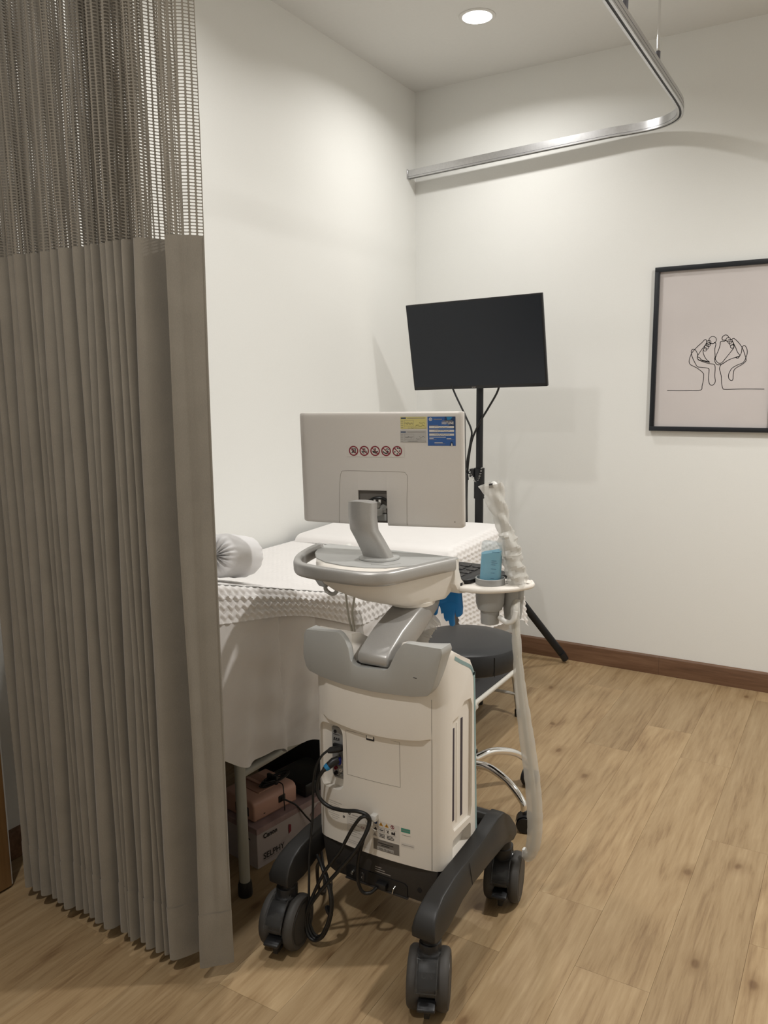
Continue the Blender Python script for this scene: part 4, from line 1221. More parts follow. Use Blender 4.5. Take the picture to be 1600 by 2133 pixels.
def mring(sc, cx, cy, z):
    return [(cx + (x - 1.0) * sc, cy + (y + 2.05) * sc, z) for x, y in mid]
bowl = [mring(0.34, 1.082, -2.030, 0.810), mring(0.50, 1.070, -2.034, 0.813), mring(0.70, 1.040, -2.040, 0.826), mring(0.86, 1.015, -2.046, 0.844), mring(0.95, 1.004, -2.05, 0.862), mring(1.0, 1.0, -2.05, 0.884), mring(1.0, 1.0, -2.05, 0.900), ring(1.0, 1.0, -2.05, 0.9095)]
MB().rings(bowl).build('console_housing', 'cream', U, smooth=50)
top = MB().rings([[(x, y, 0.9095) for x, y in full], [(1.0 + (x - 1.0) * 0.992, -2.05 + (y + 2.05) * 0.992, 0.9125) for x, y in full]]).build('console_top', 'cover_grey', U, 0.001)
MB().prism([(x, y) for x, y in ((1.043, -2.142), (1.082, -2.135), (1.100, -2.10), (1.075, -2.088))], 'xy', 0.912, 0.9137).build('top_panel', 'cover_grey', top, 0.0008)
hp = catmull([(0.812, -2.02, 0.906), (0.822, -2.085, 0.904), (0.842, -2.150, 0.901), (0.880, -2.200, 0.898), (0.935, -2.216, 0.897), (1.00, -2.219, 0.8965), (1.065, -2.216, 0.8965), (1.110, -2.194, 0.897), (1.134, -2.142, 0.898), (1.158, -2.070, 0.899), (1.184, -1.994, 0.900)], 6)
MB().tube(hp, 0.0150, 28, squash=(1.10, 0.72), power=0.62).build('rear_handle', 'silver', U)
MB().lathe([(0.050, 0.799), (0.058, 0.803), (0.060, 0.812), (0.050, 0.818)], (1.090, -2.032, 0), 32).build('swivel', 'cream', U)
# keyboard half, sloping down towards the operator
kp = [(-1.996, 0.9125), (-1.984, 0.908), (-1.972, 0.880), (-1.960, 0.856), (-1.940, 0.842), (-1.900, 0.839), (-1.715, 0.836), (-1.705, 0.826), (-1.715, 0.814), (-1.90, 0.810), (-1.97, 0.822), (-1.996, 0.850)]
MB().prism(kp, 'yz', 0.812, 1.190).build('keyboard_shell', 'cream', U, 0.002)
kb = [(-1.978, 0.909), (-1.968, 0.884), (-1.957, 0.861), (-1.938, 0.8475), (-1.90, 0.8445), (-1.722, 0.8415), (-1.722, 0.838), (-1.90, 0.839), (-1.95, 0.845), (-1.985, 0.900)]
kbd = MB().prism(kb, 'yz', 0.820, 1.184).build('keyboard', 'black', U, 0.001)
for r in range(4):
    for c in range(9):
        x = 0.845 + 0.036 * c; y = -1.895 + 0.040 * r
        MB().box(x, x + 0.026, y, y + 0.026, 0.8425, 0.8475 - 0.0006 * r).build('key', 'base_grey', kbd, 0.002, 1)
MB().lathe([(0.005, 0), (0.007, 0.006), (0.006, 0.010), (0.002, 0.012)], (1.165, -1.93, 0.845), 14).build('control_knob', 'black', kbd)
MB().box(1.190, 1.1915, -1.966, -1.956, 0.8375, 0.8465).build('side_port', 'seam_dark', U)
# side wing with holders
wing = [(1.186, -1.966), (1.205, -1.970), (1.250, -1.962), (1.300, -1.922), (1.326, -1.878), (1.330, -1.850), (1.318, -1.825), (1.186, -1.790)]
wg = MB().prism(wing, 'xy', 0.826, 0.840).build('side_wing', 'cream', U, 0.003)
MB().tube(catmull([(x, y, 0.8335) for x, y in wing[:7]], 5), 0.0068, 10).build('wing_rim', 'cream', wg)
MB().prism([(1.188, -1.946), (1.203, -1.936), (1.214, -1.872), (1.236, -1.852), (1.283, -1.838), (1.280, -1.812), (1.188, -1.790)], 'xy', 0.8402, 0.8500).build('probe_tray', 'black', wg, 0.002)
MB().box(1.262, 1.330, -1.8700, -1.8675, 0.8402, 0.8410).build('wing_groove', 'seam', wg)
GX, GY = 1.2435, -1.908
MB().lathe([(0.0345, 0.834), (0.0365, 0.838), (0.0365, 0.855), (0.0335, 0.856), (0.032, 0.846), (0.032, 0.838)], (GX, GY, 0), 36).build('gel_ring', 'grey', wg)
cup = MB().lathe([(0.012, 0.738), (0.0225, 0.740), (0.0235, 0.772), (0.030, 0.776), (0.0345, 0.790), (0.0365, 0.826)], (GX, GY, 0), 32).build('gel_cup', 'grey', wg)
MB().lathe([(0.012, 0.745), (0.021, 0.748), (0.026, 0.79), (0.027, 0.826)], (1.288, -1.868, 0), 24).build('probe_cup', 'grey', wg)
MB().box(1.2625, 1.315, -1.885, -1.860, 0.795, 0.826).build('probe_bracket', 'grey', wg, 0.004)
MB().box(1.196, 1.225, -1.885, -1.855, 0.795, 0.826).build('wing_bracket', 'pale_grey', wg, 0.003)
MB().tube(catmull([(1.272, -1.915, 0.760), (1.295, -1.925, 0.752), (1.312, -1.925, 0.760), (1.316, -1.920, 0.782)], 5), 0.0062, 10).build('cable_hook', 'white', wg)
# hook and bracket under the left of the handle
MB().prism([(0.858, 0.872), (0.886, 0.872), (0.905, 0.845), (0.900, 0.835), (0.880, 0.838), (0.862, 0.860)], 'xz', -2.125, -2.095).build('hook_bracket', 'grey', U, 0.003)
MB().tube(catmull([(0.890, -2.11, 0.842), (0.892, -2.11, 0.826), (0.908, -2.11, 0.818), (0.922, -2.11, 0.824), (0.928, -2.11, 0.845)], 5), 0.0050, 10).build('cord_hook', 'pale_grey', U)

# --- monitor column
cpts = [((1.024, -2.072, 0.912), 0.039), ((1.020, -2.078, 0.930), 0.0375), ((1.009, -2.088, 0.960), 0.036), ((0.9995, -2.098, 0.985), 0.035), ((0.997, -2.100, 1.015), 0.035), ((0.997, -2.100, 1.051), 0.035)]
rings = []
for (c, hw) in cpts:
    rg = []
    for k in range(24):
        a = 2 * pi * k / 24
        ex = 0.55
        sx = (abs(cos(a)) ** ex) * (1 if cos(a) > 0 else -1)
        sy = (abs(sin(a)) ** ex) * (1 if sin(a) > 0 else -1)
        rg.append((c[0] + hw * sx, c[1] + 0.0185 * sy - 0.005 * (1 - sx * sx), c[2] + 0.004 * (1 - sx * sx) * (c[2] > 1.04)))
    rings.append(rg)
MB().rings(rings).build('monitor_column', 'silver', U, smooth=50)
MB().lathe([(0.048, 0.912), (0.050, 0.914), (0.049, 0.917), (0.044, 0.918)], (1.024, -2.072, 0), 36).build('column_collar', 'cover_grey', U)
MB().box(0.966, 1.004, -2.098, -2.018, 1.008, 1.026).build('monitor_bracket', 'grey', U, 0.004)
MB().box(0.972, 0.998, -2.092, -2.016, 1.026, 1.042).build('monitor_bracket', 'silver', U, 0.003)

# --- monitor
MT = Matrix.Translation((0.996, -2.017, 1.123)) @ Matrix.Rotation(radians(12.08), 4, 'Z') @ Matrix.Rotation(radians(1.57), 4, 'X') @ Matrix.Rotation(radians(-0.53), 4, 'Y')
def mm():
    m = MB(); m.T = MT
    return m
mon_part = mm().box(-0.208, 0.2095, 0.010, 0.030, -0.132, 0.136).build('monitor_front', 'black', U, 0.005)
xs = [-0.210, -0.2085, -0.2055, -0.202, -0.195] + [-0.195 + 0.1325 * k / 7 for k in range(1, 8)] + [-0.0595, -0.0590, -0.04, -0.02, 0.0, 0.0160, 0.0165] + [0.0165 + 0.1785 * k / 9 for k in range(1, 10)] + [0.202, 0.2055, 0.2085, 0.210]
def mon_bot(x):
    if -0.0592 < x < 0.0162: return -0.054
    return -0.1375 - 0.0045 * (1 - ((x - 0.08) / 0.29) ** 2) + max(0, abs(x) - 0.200) ** 2 * 40
rings = []
for x in xs:
    zt = 0.1375 - max(0, abs(x) - 0.203) ** 2 * 50
    zb = mon_bot(x)
    e = max(0, abs(x) - 0.200) ** 2 * 40
    bk = lambda z: -0.002 + e + (max(0, z - 0.126) ** 2 * 18) + (max(0, -0.130 - z) ** 2 * 30)
    zs = [zb, zb + 0.004, zb + 0.010, zb + (0.118 - zb) * 0.4, zb + (0.118 - zb) * 0.7, 0.118, 0.126, 0.132, zt]
    rings.append([(x, 0.012, zb)] + [(x, bk(z), z) for z in zs] + [(x, 0.012, zt)])
mb = mm(); mb.rings(rings); shell = mb.build('monitor_shell', 'mon_back', U, 0.0012, 2, smooth=30, bang=50)
sl = [(-0.1124, -0.138), (-0.1085, -0.06), (-0.1055, -0.025), (-0.102, -0.011), (-0.092, -0.0060), (-0.02, -0.0062), (0.055, -0.0070), (0.066, -0.011), (0.0705, -0.022), (0.068, -0.07), (0.0666, -0.139)]
mb = mm(); mb.tube(catmull([(a, -0.0019, b) for a, b in sl], 5), 0.0006, 5); mb.build('panel_seam', 'seam', shell)
mm().box(-0.058, 0.015, 0.006, 0.0118, -0.136, -0.055).build('cable_bay', 'label_dark', shell)
mm().box(-0.056, 0.013, 0.0005, 0.006, -0.130, -0.112).build('bay_slat', 'grey', shell, 0.001)
mm().box(-0.056, 0.013, 0.0005, 0.006, -0.110, -0.100).build('bay_slat', 'silver', shell, 0.001)
mb = mm(); mb.tube(catmull([(-0.030, 0.000, -0.080), (-0.015, -0.004, -0.073), (0.003, -0.003, -0.072), (0.013, 0.002, -0.078)], 6), 0.0035, 8); mb.build('bay_wire', 'cord_black', shell)
for a in (-0.017, -0.004):
    mm().box(a, a + 0.005, -0.007, -0.002, -0.084, -0.076).build('wire_tie', 'white', shell)
mb = mm(); mb.lathe([(0.008, 0), (0.008, 0.012)], (0.008, 0.004, -0.095), 14, axis=(0, -1, 0)); mb.build('pivot_boss', 'steel', shell)
mb = mm(); mb.lathe([(0.0016, 0), (0.0016, 0.0006)], (0.187, -0.0022, -0.126), 8, axis=(0, -1, 0)); mb.build('screw_dot', 'seam', shell)

# stickers on the monitor (flat print)
SYO = -0.0026
class Sticker:
    def __init__(self):
        self.m = mm(); self.k = 0
    def rect(self, x0, x1, z0, z1, mt, lift=1):
        self.m.use(mt); y = SYO - 0.00022 * lift
        self.m.quad((x0, y, z0), (x1 - x0, 0, 0), (0, 0, z1 - z0)); return self
    def poly(self, pts, mt, lift=1):
        self.m.use(mt); y = SYO - 0.00022 * lift
        self.m.add([(a, y, b) for a, b in pts], [tuple(range(len(pts)))]); return self
    def text(self, s, x, z, h, mt, w=None, lift=2):
        self.m.use(mt); self.m.text(s, (x, SYO - 0.00022 * lift, z), (1, 0, 0), (0, 0, 1), h, w, 0.03); return self
    def ring(self, cx, cz, r0, r1, mt, lift=2, n=28):
        self.m.use(mt); y = SYO - 0.00022 * lift
        vs = [(cx + r * cos(2 * pi * k / n), y, cz + r * sin(2 * pi * k / n)) for k in range(n) for r in (r0, r1)]
        self.m.add(vs, [(2 * k, 2 * k + 1, (2 * k + 3) % (2 * n), (2 * k + 2) % (2 * n)) for k in range(n)]); return self
    def line(self, pts, w, mt, lift=2):
        self.m.use(mt); y = SYO - 0.00022 * lift
        for (a, b), (c, d) in zip(pts, pts[1:]):
            l = sqrt((c - a) ** 2 + (d - b) ** 2) or 1e-6
            nx, nz = -(d - b) / l * w / 2, (c - a) / l * w / 2
            self.m.add([(a - nx, y, b - nz), (c - nx, y, d - nz), (c + nx, y, d + nz), (a + nx, y, b + nz)], [(0, 1, 2, 3)])
        return self
    def scribble(self, x0, x1, z, h, mt, rnd, lift=2):
        x = x0; pts = []
        while x < x1:
            pts.append((x, z + rnd.uniform(-h, h))); x += rnd.uniform(0.0008, 0.0022)
        return self.line(pts, 0.0005, mt, lift)
    def build(self, name, label):
        return lab(self.m.build(name, None, shell, smooth=0), label)
rs = random.Random(5)
s = Sticker().rect(0.0560, 0.1210, 0.0973, 0.1262, 'label_yellow')
s.rect(0.0575, 0.0700, 0.1215, 0.1245, 'label_navy', 2).rect(0.073, 0.118, 0.1222, 0.1236, 'grey_ink', 2)
s.line([(0.066, 0.1015), (0.066, 0.118), (0.089, 0.118), (0.089, 0.1045), (0.066, 0.1045), (0.066, 0.1112), (0.089, 0.1112)], 0.0004, 'grey_ink')
s.line([(0.075, 0.1015), (0.119, 0.1015), (0.119, 0.0985), (0.075, 0.0985), (0.075, 0.1015)], 0.0004, 'grey_ink')
for z in (0.1155, 0.1105, 0.1055, 0.1003): s.rect(0.0575, 0.0625, z, z + 0.001, 'grey_ink', 2)
s.scribble(0.067, 0.088, 0.1100, 0.0030, 'ink', rs).scribble(0.103, 0.119, 0.1112, 0.0016, 'ink', rs).scribble(0.093, 0.118, 0.1055, 0.0024, 'ink', rs).scribble(0.083, 0.089, 0.1000, 0.001, 'ink', rs)
s.build('service_sticker', 'yellow handwritten service label')
s = Sticker().rect(0.0550, 0.1198, 0.0650, 0.0936, 'label_grey')
s.rect(0.0565, 0.0690, 0.0885, 0.0912, 'label_navy', 2).rect(0.072, 0.117, 0.0892, 0.0906, 'grey_ink', 2)
s.line([(0.066, 0.0690), (0.066, 0.0850), (0.089, 0.0850), (0.089, 0.0722), (0.066, 0.0722), (0.066, 0.0786), (0.089, 0.0786)], 0.0004, 'grey_ink')
s.line([(0.073, 0.0690), (0.118, 0.0690), (0.118, 0.0660), (0.073, 0.0660), (0.073, 0.0690)], 0.0004, 'grey_ink')
for z in (0.0825, 0.0775, 0.0725, 0.0672): s.rect(0.0565, 0.0615, z, z + 0.001, 'grey_ink', 2)
s.scribble(0.067, 0.086, 0.0775, 0.0022, 'ink', rs).scribble(0.102, 0.118, 0.0780, 0.0014, 'ink', rs).scribble(0.094, 0.108, 0.0732, 0.0014, 'ink', rs).scribble(0.075, 0.099, 0.0676, 0.0011, 'ink', rs)
s.build('service_sticker', 'grey handwritten service label')
s = Sticker().rect(0.1235, 0.1915, 0.0572, 0.1262, 'label_blue')
s.poly([(0.166, 0.1262), (0.1915, 0.1262), (0.1915, 0.094), (0.178, 0.1035), (0.165, 0.116)], 'label_navy', 2)
s.poly([(0.170, 0.1255), (0.185, 0.1255), (0.180, 0.119), (0.172, 0.118)], 'band_blue', 3)
s.ring(0.1310, 0.1200, 0.0, 0.0040, 'label_white').ring(0.1310, 0.1200, 0.0014, 0.0024, 'label_blue', 3)
s.rect(0.139, 0.159, 0.1190, 0.1208, 'grey_ink', 2)
s.text('HOTLINE', 0.1585, 0.1083, 0.0058, 'label_white', 0.0290, 4)
s.line([(0.160 + 0.0035 * k, 0.1158) for k in range(8)], 0.0016, 'grey_ink', 4)
for k, z in enumerate((0.0990, 0.0900, 0.0810)):
    s.rect(0.1275, 0.1880, z, z + 0.0052, 'label_white', 3)
    s.scribble(0.140, 0.178, z + 0.0026, 0.0014, 'ink', rs, 4)
    s.rect(0.1275, 0.150, z + 0.0060, z + 0.0068, 'grey_ink', 2)
s.rect(0.1275, 0.168, 0.0772, 0.0784, 'label_white', 2).rect(0.1275, 0.138, 0.0735, 0.0748, 'label_white', 2).rect(0.170, 0.181, 0.0735, 0.0748, 'label_white', 2)
s.rect(0.1275, 0.145, 0.0712, 0.0720, 'grey_ink', 2).rect(0.170, 0.188, 0.0712, 0.0720, 'grey_ink', 2)
s.rect(0.140, 0.160, 0.0640, 0.0652, 'label_white', 2).rect(0.140, 0.166, 0.0612, 0.0621, 'grey_ink', 2)
s.poly([(0.177, 0.0572), (0.179, 0.066), (0.182, 0.068), (0.185, 0.065), (0.187, 0.0572)], 'label_navy', 2)
s.poly([(0.1805, 0.0572), (0.181, 0.063), (0.183, 0.063), (0.184, 0.0572)], 'label_white', 3)
s.build('hotline_sticker', 'blue HOTLINE sticker with three filled-in white lines')
s = Sticker().rect(-0.0860, 0.0637, 0.0292, 0.0572, 'label_white')
for k, cxx in enumerate((-0.0667, -0.0388, -0.0105, 0.0177, 0.0462)):
    cz, R = 0.0440, 0.0098
    s.ring(cxx, cz, R - 0.0004, R + 0.0026, 'red', 3)
    if k == 0:
        s.ring(cxx - 0.0015, cz + 0.0058, 0, 0.0016, 'ink'); s.line([(cxx - 0.0015, cz + 0.004), (cxx - 0.002, cz - 0.001), (cxx - 0.005, cz - 0.006)], 0.0024, 'ink'); s.line([(cxx - 0.002, cz - 0.001), (cxx + 0.002, cz - 0.006)], 0.0021, 'ink'); s.line([(cxx - 0.006, cz + 0.002), (cxx + 0.004, cz + 0.002)], 0.0018, 'ink'); s.line([(cxx + 0.005, cz - 0.006), (cxx + 0.005, cz + 0.006), (cxx + 0.001, cz + 0.006)], 0.0019, 'ink')
    elif k == 1:
        s.poly([(cxx - 0.004, cz + 0.001), (cxx - 0.004, cz + 0.006), (cxx + 0.003, cz + 0.006), (cxx + 0.003, cz + 0.001)], 'ink'); s.line([(cxx - 0.007, cz - 0.001), (cxx + 0.007, cz - 0.003)], 0.0021, 'ink'); s.ring(cxx + 0.004, cz - 0.002, 0.0016, 0.003, 'grey_ink')
        s.line([(cxx - 0.006, cz - 0.004), (cxx, cz - 0.006)], 0.0021, 'ink')
    elif k == 2:
        s.line([(cxx, cz + 0.007), (cxx, cz + 0.001)], 0.0027, 'ink'); s.line([(cxx - 0.007, cz - 0.001), (cxx + 0.002, cz - 0.003), (cxx + 0.007, cz - 0.001)], 0.0027, 'ink'); s.line([(cxx - 0.006, cz - 0.004), (cxx + 0.004, cz - 0.006)], 0.0018, 'ink')
    elif k == 3:
        s.line([(cxx - 0.008, cz - 0.001), (cxx - 0.004, cz - 0.005), (cxx + 0.002, cz - 0.006), (cxx + 0.006, cz - 0.002), (cxx + 0.002, cz + 0.001)], 0.0027, 'ink'); s.line([(cxx - 0.001, cz + 0.003), (cxx + 0.003, cz + 0.006), (cxx + 0.007, cz + 0.003)], 0.0019, 'ink')
    else:
        for dx, dz in ((-0.005, 0.005), (0.005, 0.006), (0.006, 0.0), (-0.006, -0.002), (0.0, -0.007), (0.001, 0.007)):
            s.ring(cxx + dx, cz + dz, 0, 0.0017, 'ink')
    d = R * 0.74
    s.line([(cxx - d, cz + d), (cxx + d, cz - d)] , 0.0021, 'red', 4)
s.build('prohibition_sticker', 'white strip of five red prohibition signs')

# --- labels on the rear of the tower
class Lbl:
    def __init__(self): self.m = MB()
    def q(self, x0, x1, z0, z1, mt, lift=1):
        self.m.use(mt); n = 3
        for k in range(n):
            a, b = x0 + (x1 - x0) * k / n, x0 + (x1 - x0) * (k + 1) / n
            ya, yb = rear_y(a, z0) - 0.0003 * lift, rear_y(b, z0) - 0.0003 * lift
            self.m.add([(a, ya, z0), (b, yb, z0), (b, yb, z1), (a, ya, z1)], [(0, 1, 2, 3)])
        return self
    def t(self, s, x, z, h, mt, w=None, lift=2):
        self.m.use(mt); self.m.text(s, (x, rear_y(x + 0.01, z) - 0.0003 * lift - 0.0003, z), (1, 0, 0), (0, 0, 1), h, w); return self
    def p(self, pts, mt, lift=2):
        self.m.use(mt); x = sum(a for a, b in pts) / len(pts)
        y = rear_y(x, 0.3) - 0.0003 * lift - 0.0001
        self.m.add([(a, y, b) for a, b in pts], [tuple(range(len(pts)))]); return self
    def ring(self, cx, cz, r0, r1, mt, lift=2, n=18):
        self.m.use(mt); y = rear_y(cx, cz) - 0.0003 * lift - 0.0001
        vs = [(cx + r * cos(2 * pi * k / n), y, cz + r * sin(2 * pi * k / n)) for k in range(n) for r in (r0, r1)]
        self.m.add(vs, [(2 * k, 2 * k + 1, (2 * k + 3) % (2 * n), (2 * k + 2) % (2 * n)) for k in range(n)]); return self
    def b(self, name, label=None):
        o = self.m.build(name, None, tower, smooth=0)
        return lab(o, label) if label else o
l = Lbl()
for k, (a, w) in enumerate(((0.950, 0.044), (0.955, 0.030), (0.957, 0.032), (0.957, 0.026), (0.955, 0.030), (0.950, 0.020), (0.951, 0.034), (0.958, 0.028), (0.962, 0.018))):
    l.q(a, a + w, 0.331 - 0.0053 * k, 0.3318 - 0.0053 * k, 'grey_ink')
l.b('printed_text')
l = Lbl().q(1.008, 1.074, 0.237, 0.321, 'label_white')
l.ring(1.0165, 0.3155, 0.0012, 0.0034, 'ink').q(1.024, 1.045, 0.3135, 0.3150, 'grey_ink', 2)
rs = random.Random(9)
for k in range(9):
    a = 1.013 if k % 3 == 0 else 1.018
    l.q(a, a + rs.uniform(0.018, 0.040), 0.307 - 0.0058 * k, 0.3078 - 0.0058 * k, 'grey_ink', 2)
l.t('CE', 1.050, 0.288, 0.0058, 'red')
l.q(1.012, 1.060, 0.2475, 0.2482, 'grey_ink', 2).q(1.012, 1.066, 0.2425, 0.2432, 'grey_ink', 2)
l.b('rating_label', 'white rating plate label')
Lbl().ring(0.9995, 0.302, 0.0010, 0.0030, 'ink').q(0.9990, 0.9996, 0.308, 0.320, 'grey_ink').b('printed_text')
l = Lbl().q(1.083, 1.154, 0.2785, 0.3215, 'label_white')
l.ring(1.091, 0.316, 0, 0.0048, 'label_navy')
for cxx in (1.106, 1.121):
    l.p([(cxx - 0.0055, 0.3105), (cxx + 0.0055, 0.3105), (cxx, 0.3200)], 'orange'); l.p([(cxx - 0.0008, 0.312), (cxx + 0.0008, 0.312), (cxx + 0.0008, 0.3165), (cxx - 0.0008, 0.3165)], 'ink', 3)
l.ring(1.136, 0.3150, 0.0034, 0.0048, 'red'); l.p([(1.1335, 0.3170), (1.1345, 0.3180), (1.1388, 0.3130), (1.1378, 0.3120)], 'red', 3); l.q(1.135, 1.137, 0.3125, 0.3178, 'ink', 2)
l.q(1.084, 1.146, 0.3065, 0.3071, 'grey_ink', 2).q(1.084, 1.146, 0.2925, 0.2931, 'grey_ink', 2)
l.p([(1.086, 0.297), (1.096, 0.297), (1.091, 0.305)], 'ink').q(1.099, 1.116, 0.2955, 0.3045, 'grey_ink', 2).q(1.1005, 1.1145, 0.2967, 0.3033, 'label_white', 3).q(1.1020, 1.1130, 0.2990, 0.3012, 'ink', 4)
l.p([(1.121, 0.296), (1.123, 0.296), (1.127, 0.304), (1.125, 0.304)], 'ink').p([(1.126, 0.296), (1.128, 0.296), (1.122, 0.304), (1.120, 0.304)], 'ink')
l.p([(1.133, 0.296), (1.143, 0.296), (1.143, 0.303), (1.141, 0.305), (1.139, 0.300), (1.137, 0.304), (1.135, 0.300), (1.133, 0.303)], 'ink')
l.p([(1.084, 0.2815), (1.094, 0.2815), (1.089, 0.2905)], 'grey_ink').q(1.098, 1.0985, 0.2805, 0.2915, 'grey_ink', 2)
for k in range(3):
    l.q(1.101, 1.116, 0.2885 - 0.0035 * k, 0.2903 - 0.0035 * k, 'ink', 2).q(1.121, 1.136 + 0.004 * (k > 0), 0.2885 - 0.0035 * k, 0.2903 - 0.0035 * k, 'ink', 2)
l.b('warning_label', 'white label of warning symbols')
l = Lbl().q(1.084, 1.154, 0.2465, 0.2760, 'label_white').q(1.085, 1.153, 0.2475, 0.2750, 'label_dark', 2)
l.q(1.108, 1.124, 0.2695, 0.2708, 'grey_ink', 3).q(1.098, 1.138, 0.2655, 0.2675, 'ink', 3).q(1.106, 1.128, 0.2610, 0.2628, 'ink', 3)
l.q(1.094, 1.139, 0.2495, 0.2575, 'label_grey', 3)
l.t('1300-13-2633', 1.0955, 0.2510, 0.0048, 'ink', 0.0415, 5)
l.b('support_label', 'dark support label with phone number')
Lbl().q(1.158, 1.181, 0.3095, 0.3195, 'label_green').q(1.1605, 1.178, 0.3140, 0.3152, 'grey_ink', 2).q(1.160, 1.182, 0.3020, 0.3030, 'grey_ink').b('inspection_sticker', 'small green sticker')
Lbl().q(1.158, 1.191, 0.2735, 0.2835, 'label_white').q(1.160, 1.189, 0.2780, 0.2792, 'grey_ink', 2).b('serial_label')
MB().box(1.083, 1.099, -2.226, -2.209, 0.322, 0.338).build('cable_clip', 'white', tower, 0.003)
MB().tube(catmull([(1.086, -2.232, 0.337), (1.080, -2.238, 0.325), (1.090, -2.232, 0.312), (1.099, -2.226, 0.303)], 5), 0.0011, 6).build('zip_tie', 'white', tower)

# ================================================================== cables behind the machine
t = thing('video_cable', (0.95, -2.24, 0.02), 'thick black video cable with a blue band on its plug, looping behind the machine', 'cable')
MB().tube(catmull([(0.972, -2.224, 0.434), (0.963, -2.236, 0.424), (0.950, -2.242, 0.400), (0.947, -2.244, 0.374), (0.958, -2.243, 0.350), (0.985, -2.242, 0.338), (1.025, -2.243, 0.341), (1.060, -2.243, 0.349), (1.085, -2.240, 0.345), (1.091, -2.238, 0.328), (1.085, -2.250, 0.300), (1.062, -2.262, 0.255), (1.020, -2.272, 0.198), (0.975, -2.280, 0.138), (0.946, -2.286, 0.088), (0.944, -2.289, 0.045), (0.962, -2.290, 0.018), (0.985, -2.288, 0.030), (1.004, -2.284, 0.075), (1.006, -2.275, 0.125), (0.985, -2.262, 0.165), (0.955, -2.245, 0.185), (0.925, -2.220, 0.150), (0.90, -2.18, 0.06), (0.86, -2.10, 0.006), (0.70, -1.9, 0.006)], 8), 0.0046, 10).build('lead', 'cord_black', t)
MB().tube([(0.986, -2.207, 0.444), (0.978, -2.216, 0.440), (0.968, -2.228, 0.430), (0.962, -2.235, 0.423)], [0.0085, 0.0105, 0.0085, 0.0055], 10).build('plug', 'black', t)
MB().tube([(0.9695, -2.2262, 0.4313), (0.9645, -2.2322, 0.4263)], [0.0094, 0.0076], 10).build('colour_band', 'band_blue', t)
t = thing('display_cable', (0.94, -2.24, 0.02), 'thin black display cable from the upper port down past the left leg', 'cable')
MB().tube(catmull([(0.966, -2.222, 0.468), (0.955, -2.234, 0.455), (0.942, -2.240, 0.425), (0.936, -2.243, 0.38), (0.9335, -2.245, 0.30), (0.934, -2.262, 0.22), (0.940, -2.275, 0.15), (0.944, -2.283, 0.09), (0.950, -2.286, 0.045), (0.968, -2.286, 0.024), (0.990, -2.282, 0.045), (1.001, -2.278, 0.090), (0.998, -2.268, 0.140), (0.97, -2.25, 0.178), (0.93, -2.225, 0.185), (0.905, -2.18, 0.14), (0.88, -2.10, 0.006), (0.72, -1.86, 0.006)], 8), 0.0030, 8).build('lead', 'cord_black', t)
MB().tube([(0.990, -2.200, 0.4705), (0.984, -2.208, 0.470), (0.972, -2.220, 0.469), (0.966, -2.2235, 0.466)], [0.0082, 0.0092, 0.0078, 0.0045], 8).build('plug', 'black', t)
t = thing('power_cable', (1.09, -2.22, 0.02), 'black mains lead from the socket bay up to the cable clip on the tower', 'cable')
MB().tube(catmull([(1.095, -2.215, 0.152), (1.082, -2.226, 0.140), (1.066, -2.234, 0.142), (1.058, -2.240, 0.170), (1.060, -2.242, 0.220), (1.074, -2.240, 0.280), (1.087, -2.236, 0.322), (1.086, -2.242, 0.341), (1.072, -2.248, 0.338), (1.052, -2.252, 0.308), (1.034, -2.256, 0.272), (1.022, -2.262, 0.246), (0.985, -2.270, 0.190), (0.958, -2.280, 0.130), (0.940, -2.292, 0.070), (0.950, -2.298, 0.028), (0.975, -2.297, 0.022), (0.998, -2.292, 0.060), (1.010, -2.286, 0.110), (1.000, -2.278, 0.155), (0.972, -2.264, 0.190), (0.940, -2.24, 0.20)], 8), 0.0040, 10).build('lead', 'cord_black', t)
o = MB().tube([(0.998, -2.281, 0.096), (1.004, -2.281, 0.100)], [0.014, 0.014], 8, squash=(1, 0.5)).build('cable_strap', 'black', None)
tag(o, 'black strap tied round the coiled leads near the left caster', 'strap')

# ================================================================== things on the machine
t = thing('gel_bottle', (GX, GY, 0.838), 'upturned clear bottle of blue ultrasound gel in its holder', 'bottle')
tilt = Matrix.Translation((GX, GY, 0.845)) @ Matrix.Rotation(radians(3), 4, 'Y') @ Matrix.Rotation(radians(20), 4, 'Z')
def body(sc, z0, z1, hw, hd, rr):
    rings = []
    for z, k in ((z0, 0.94), (z0 + 0.004, 1.0), (z1 - 0.006, 1.0), (z1 - 0.0015, 0.95), (z1, 0.85)):
        rings.append([(a * k, b * k, z) for a, b in rrect(-hw, hw, -hd, hd, rr, 5)])
    m = MB(); m.T = tilt; m.rings(rings)
    return m
body(1, -0.004, 0.100, 0.0262, 0.0175, 0.012).build('bottle_shell', 'bottle', t, smooth=50)
gelr = []
for z in (-0.002, 0.004, 0.05, 0.076):
    gelr.append([(a, b, z + (0.006 * (a / 0.025) if z > 0.07 else 0)) for a, b in rrect(-0.0252, 0.0252, -0.0165, 0.0165, 0.0115, 5)])
m = MB(); m.T = tilt; m.rings(gelr); m.build('gel', 'gel', t, smooth=50)
m = MB(); m.T = tilt
for z, w in ((0.078, 0.018), (0.056, 0.012), (0.051, 0.014), (0.046, 0.010), (0.036, 0.012), (0.026, 0.009), (0.012, 0.008)):
    m.quad((0.001, -0.0177, z), (w, 0, 0), (0, 0, 0.0008))
m.build('printed_scale', 'label_navy', t, smooth=0)

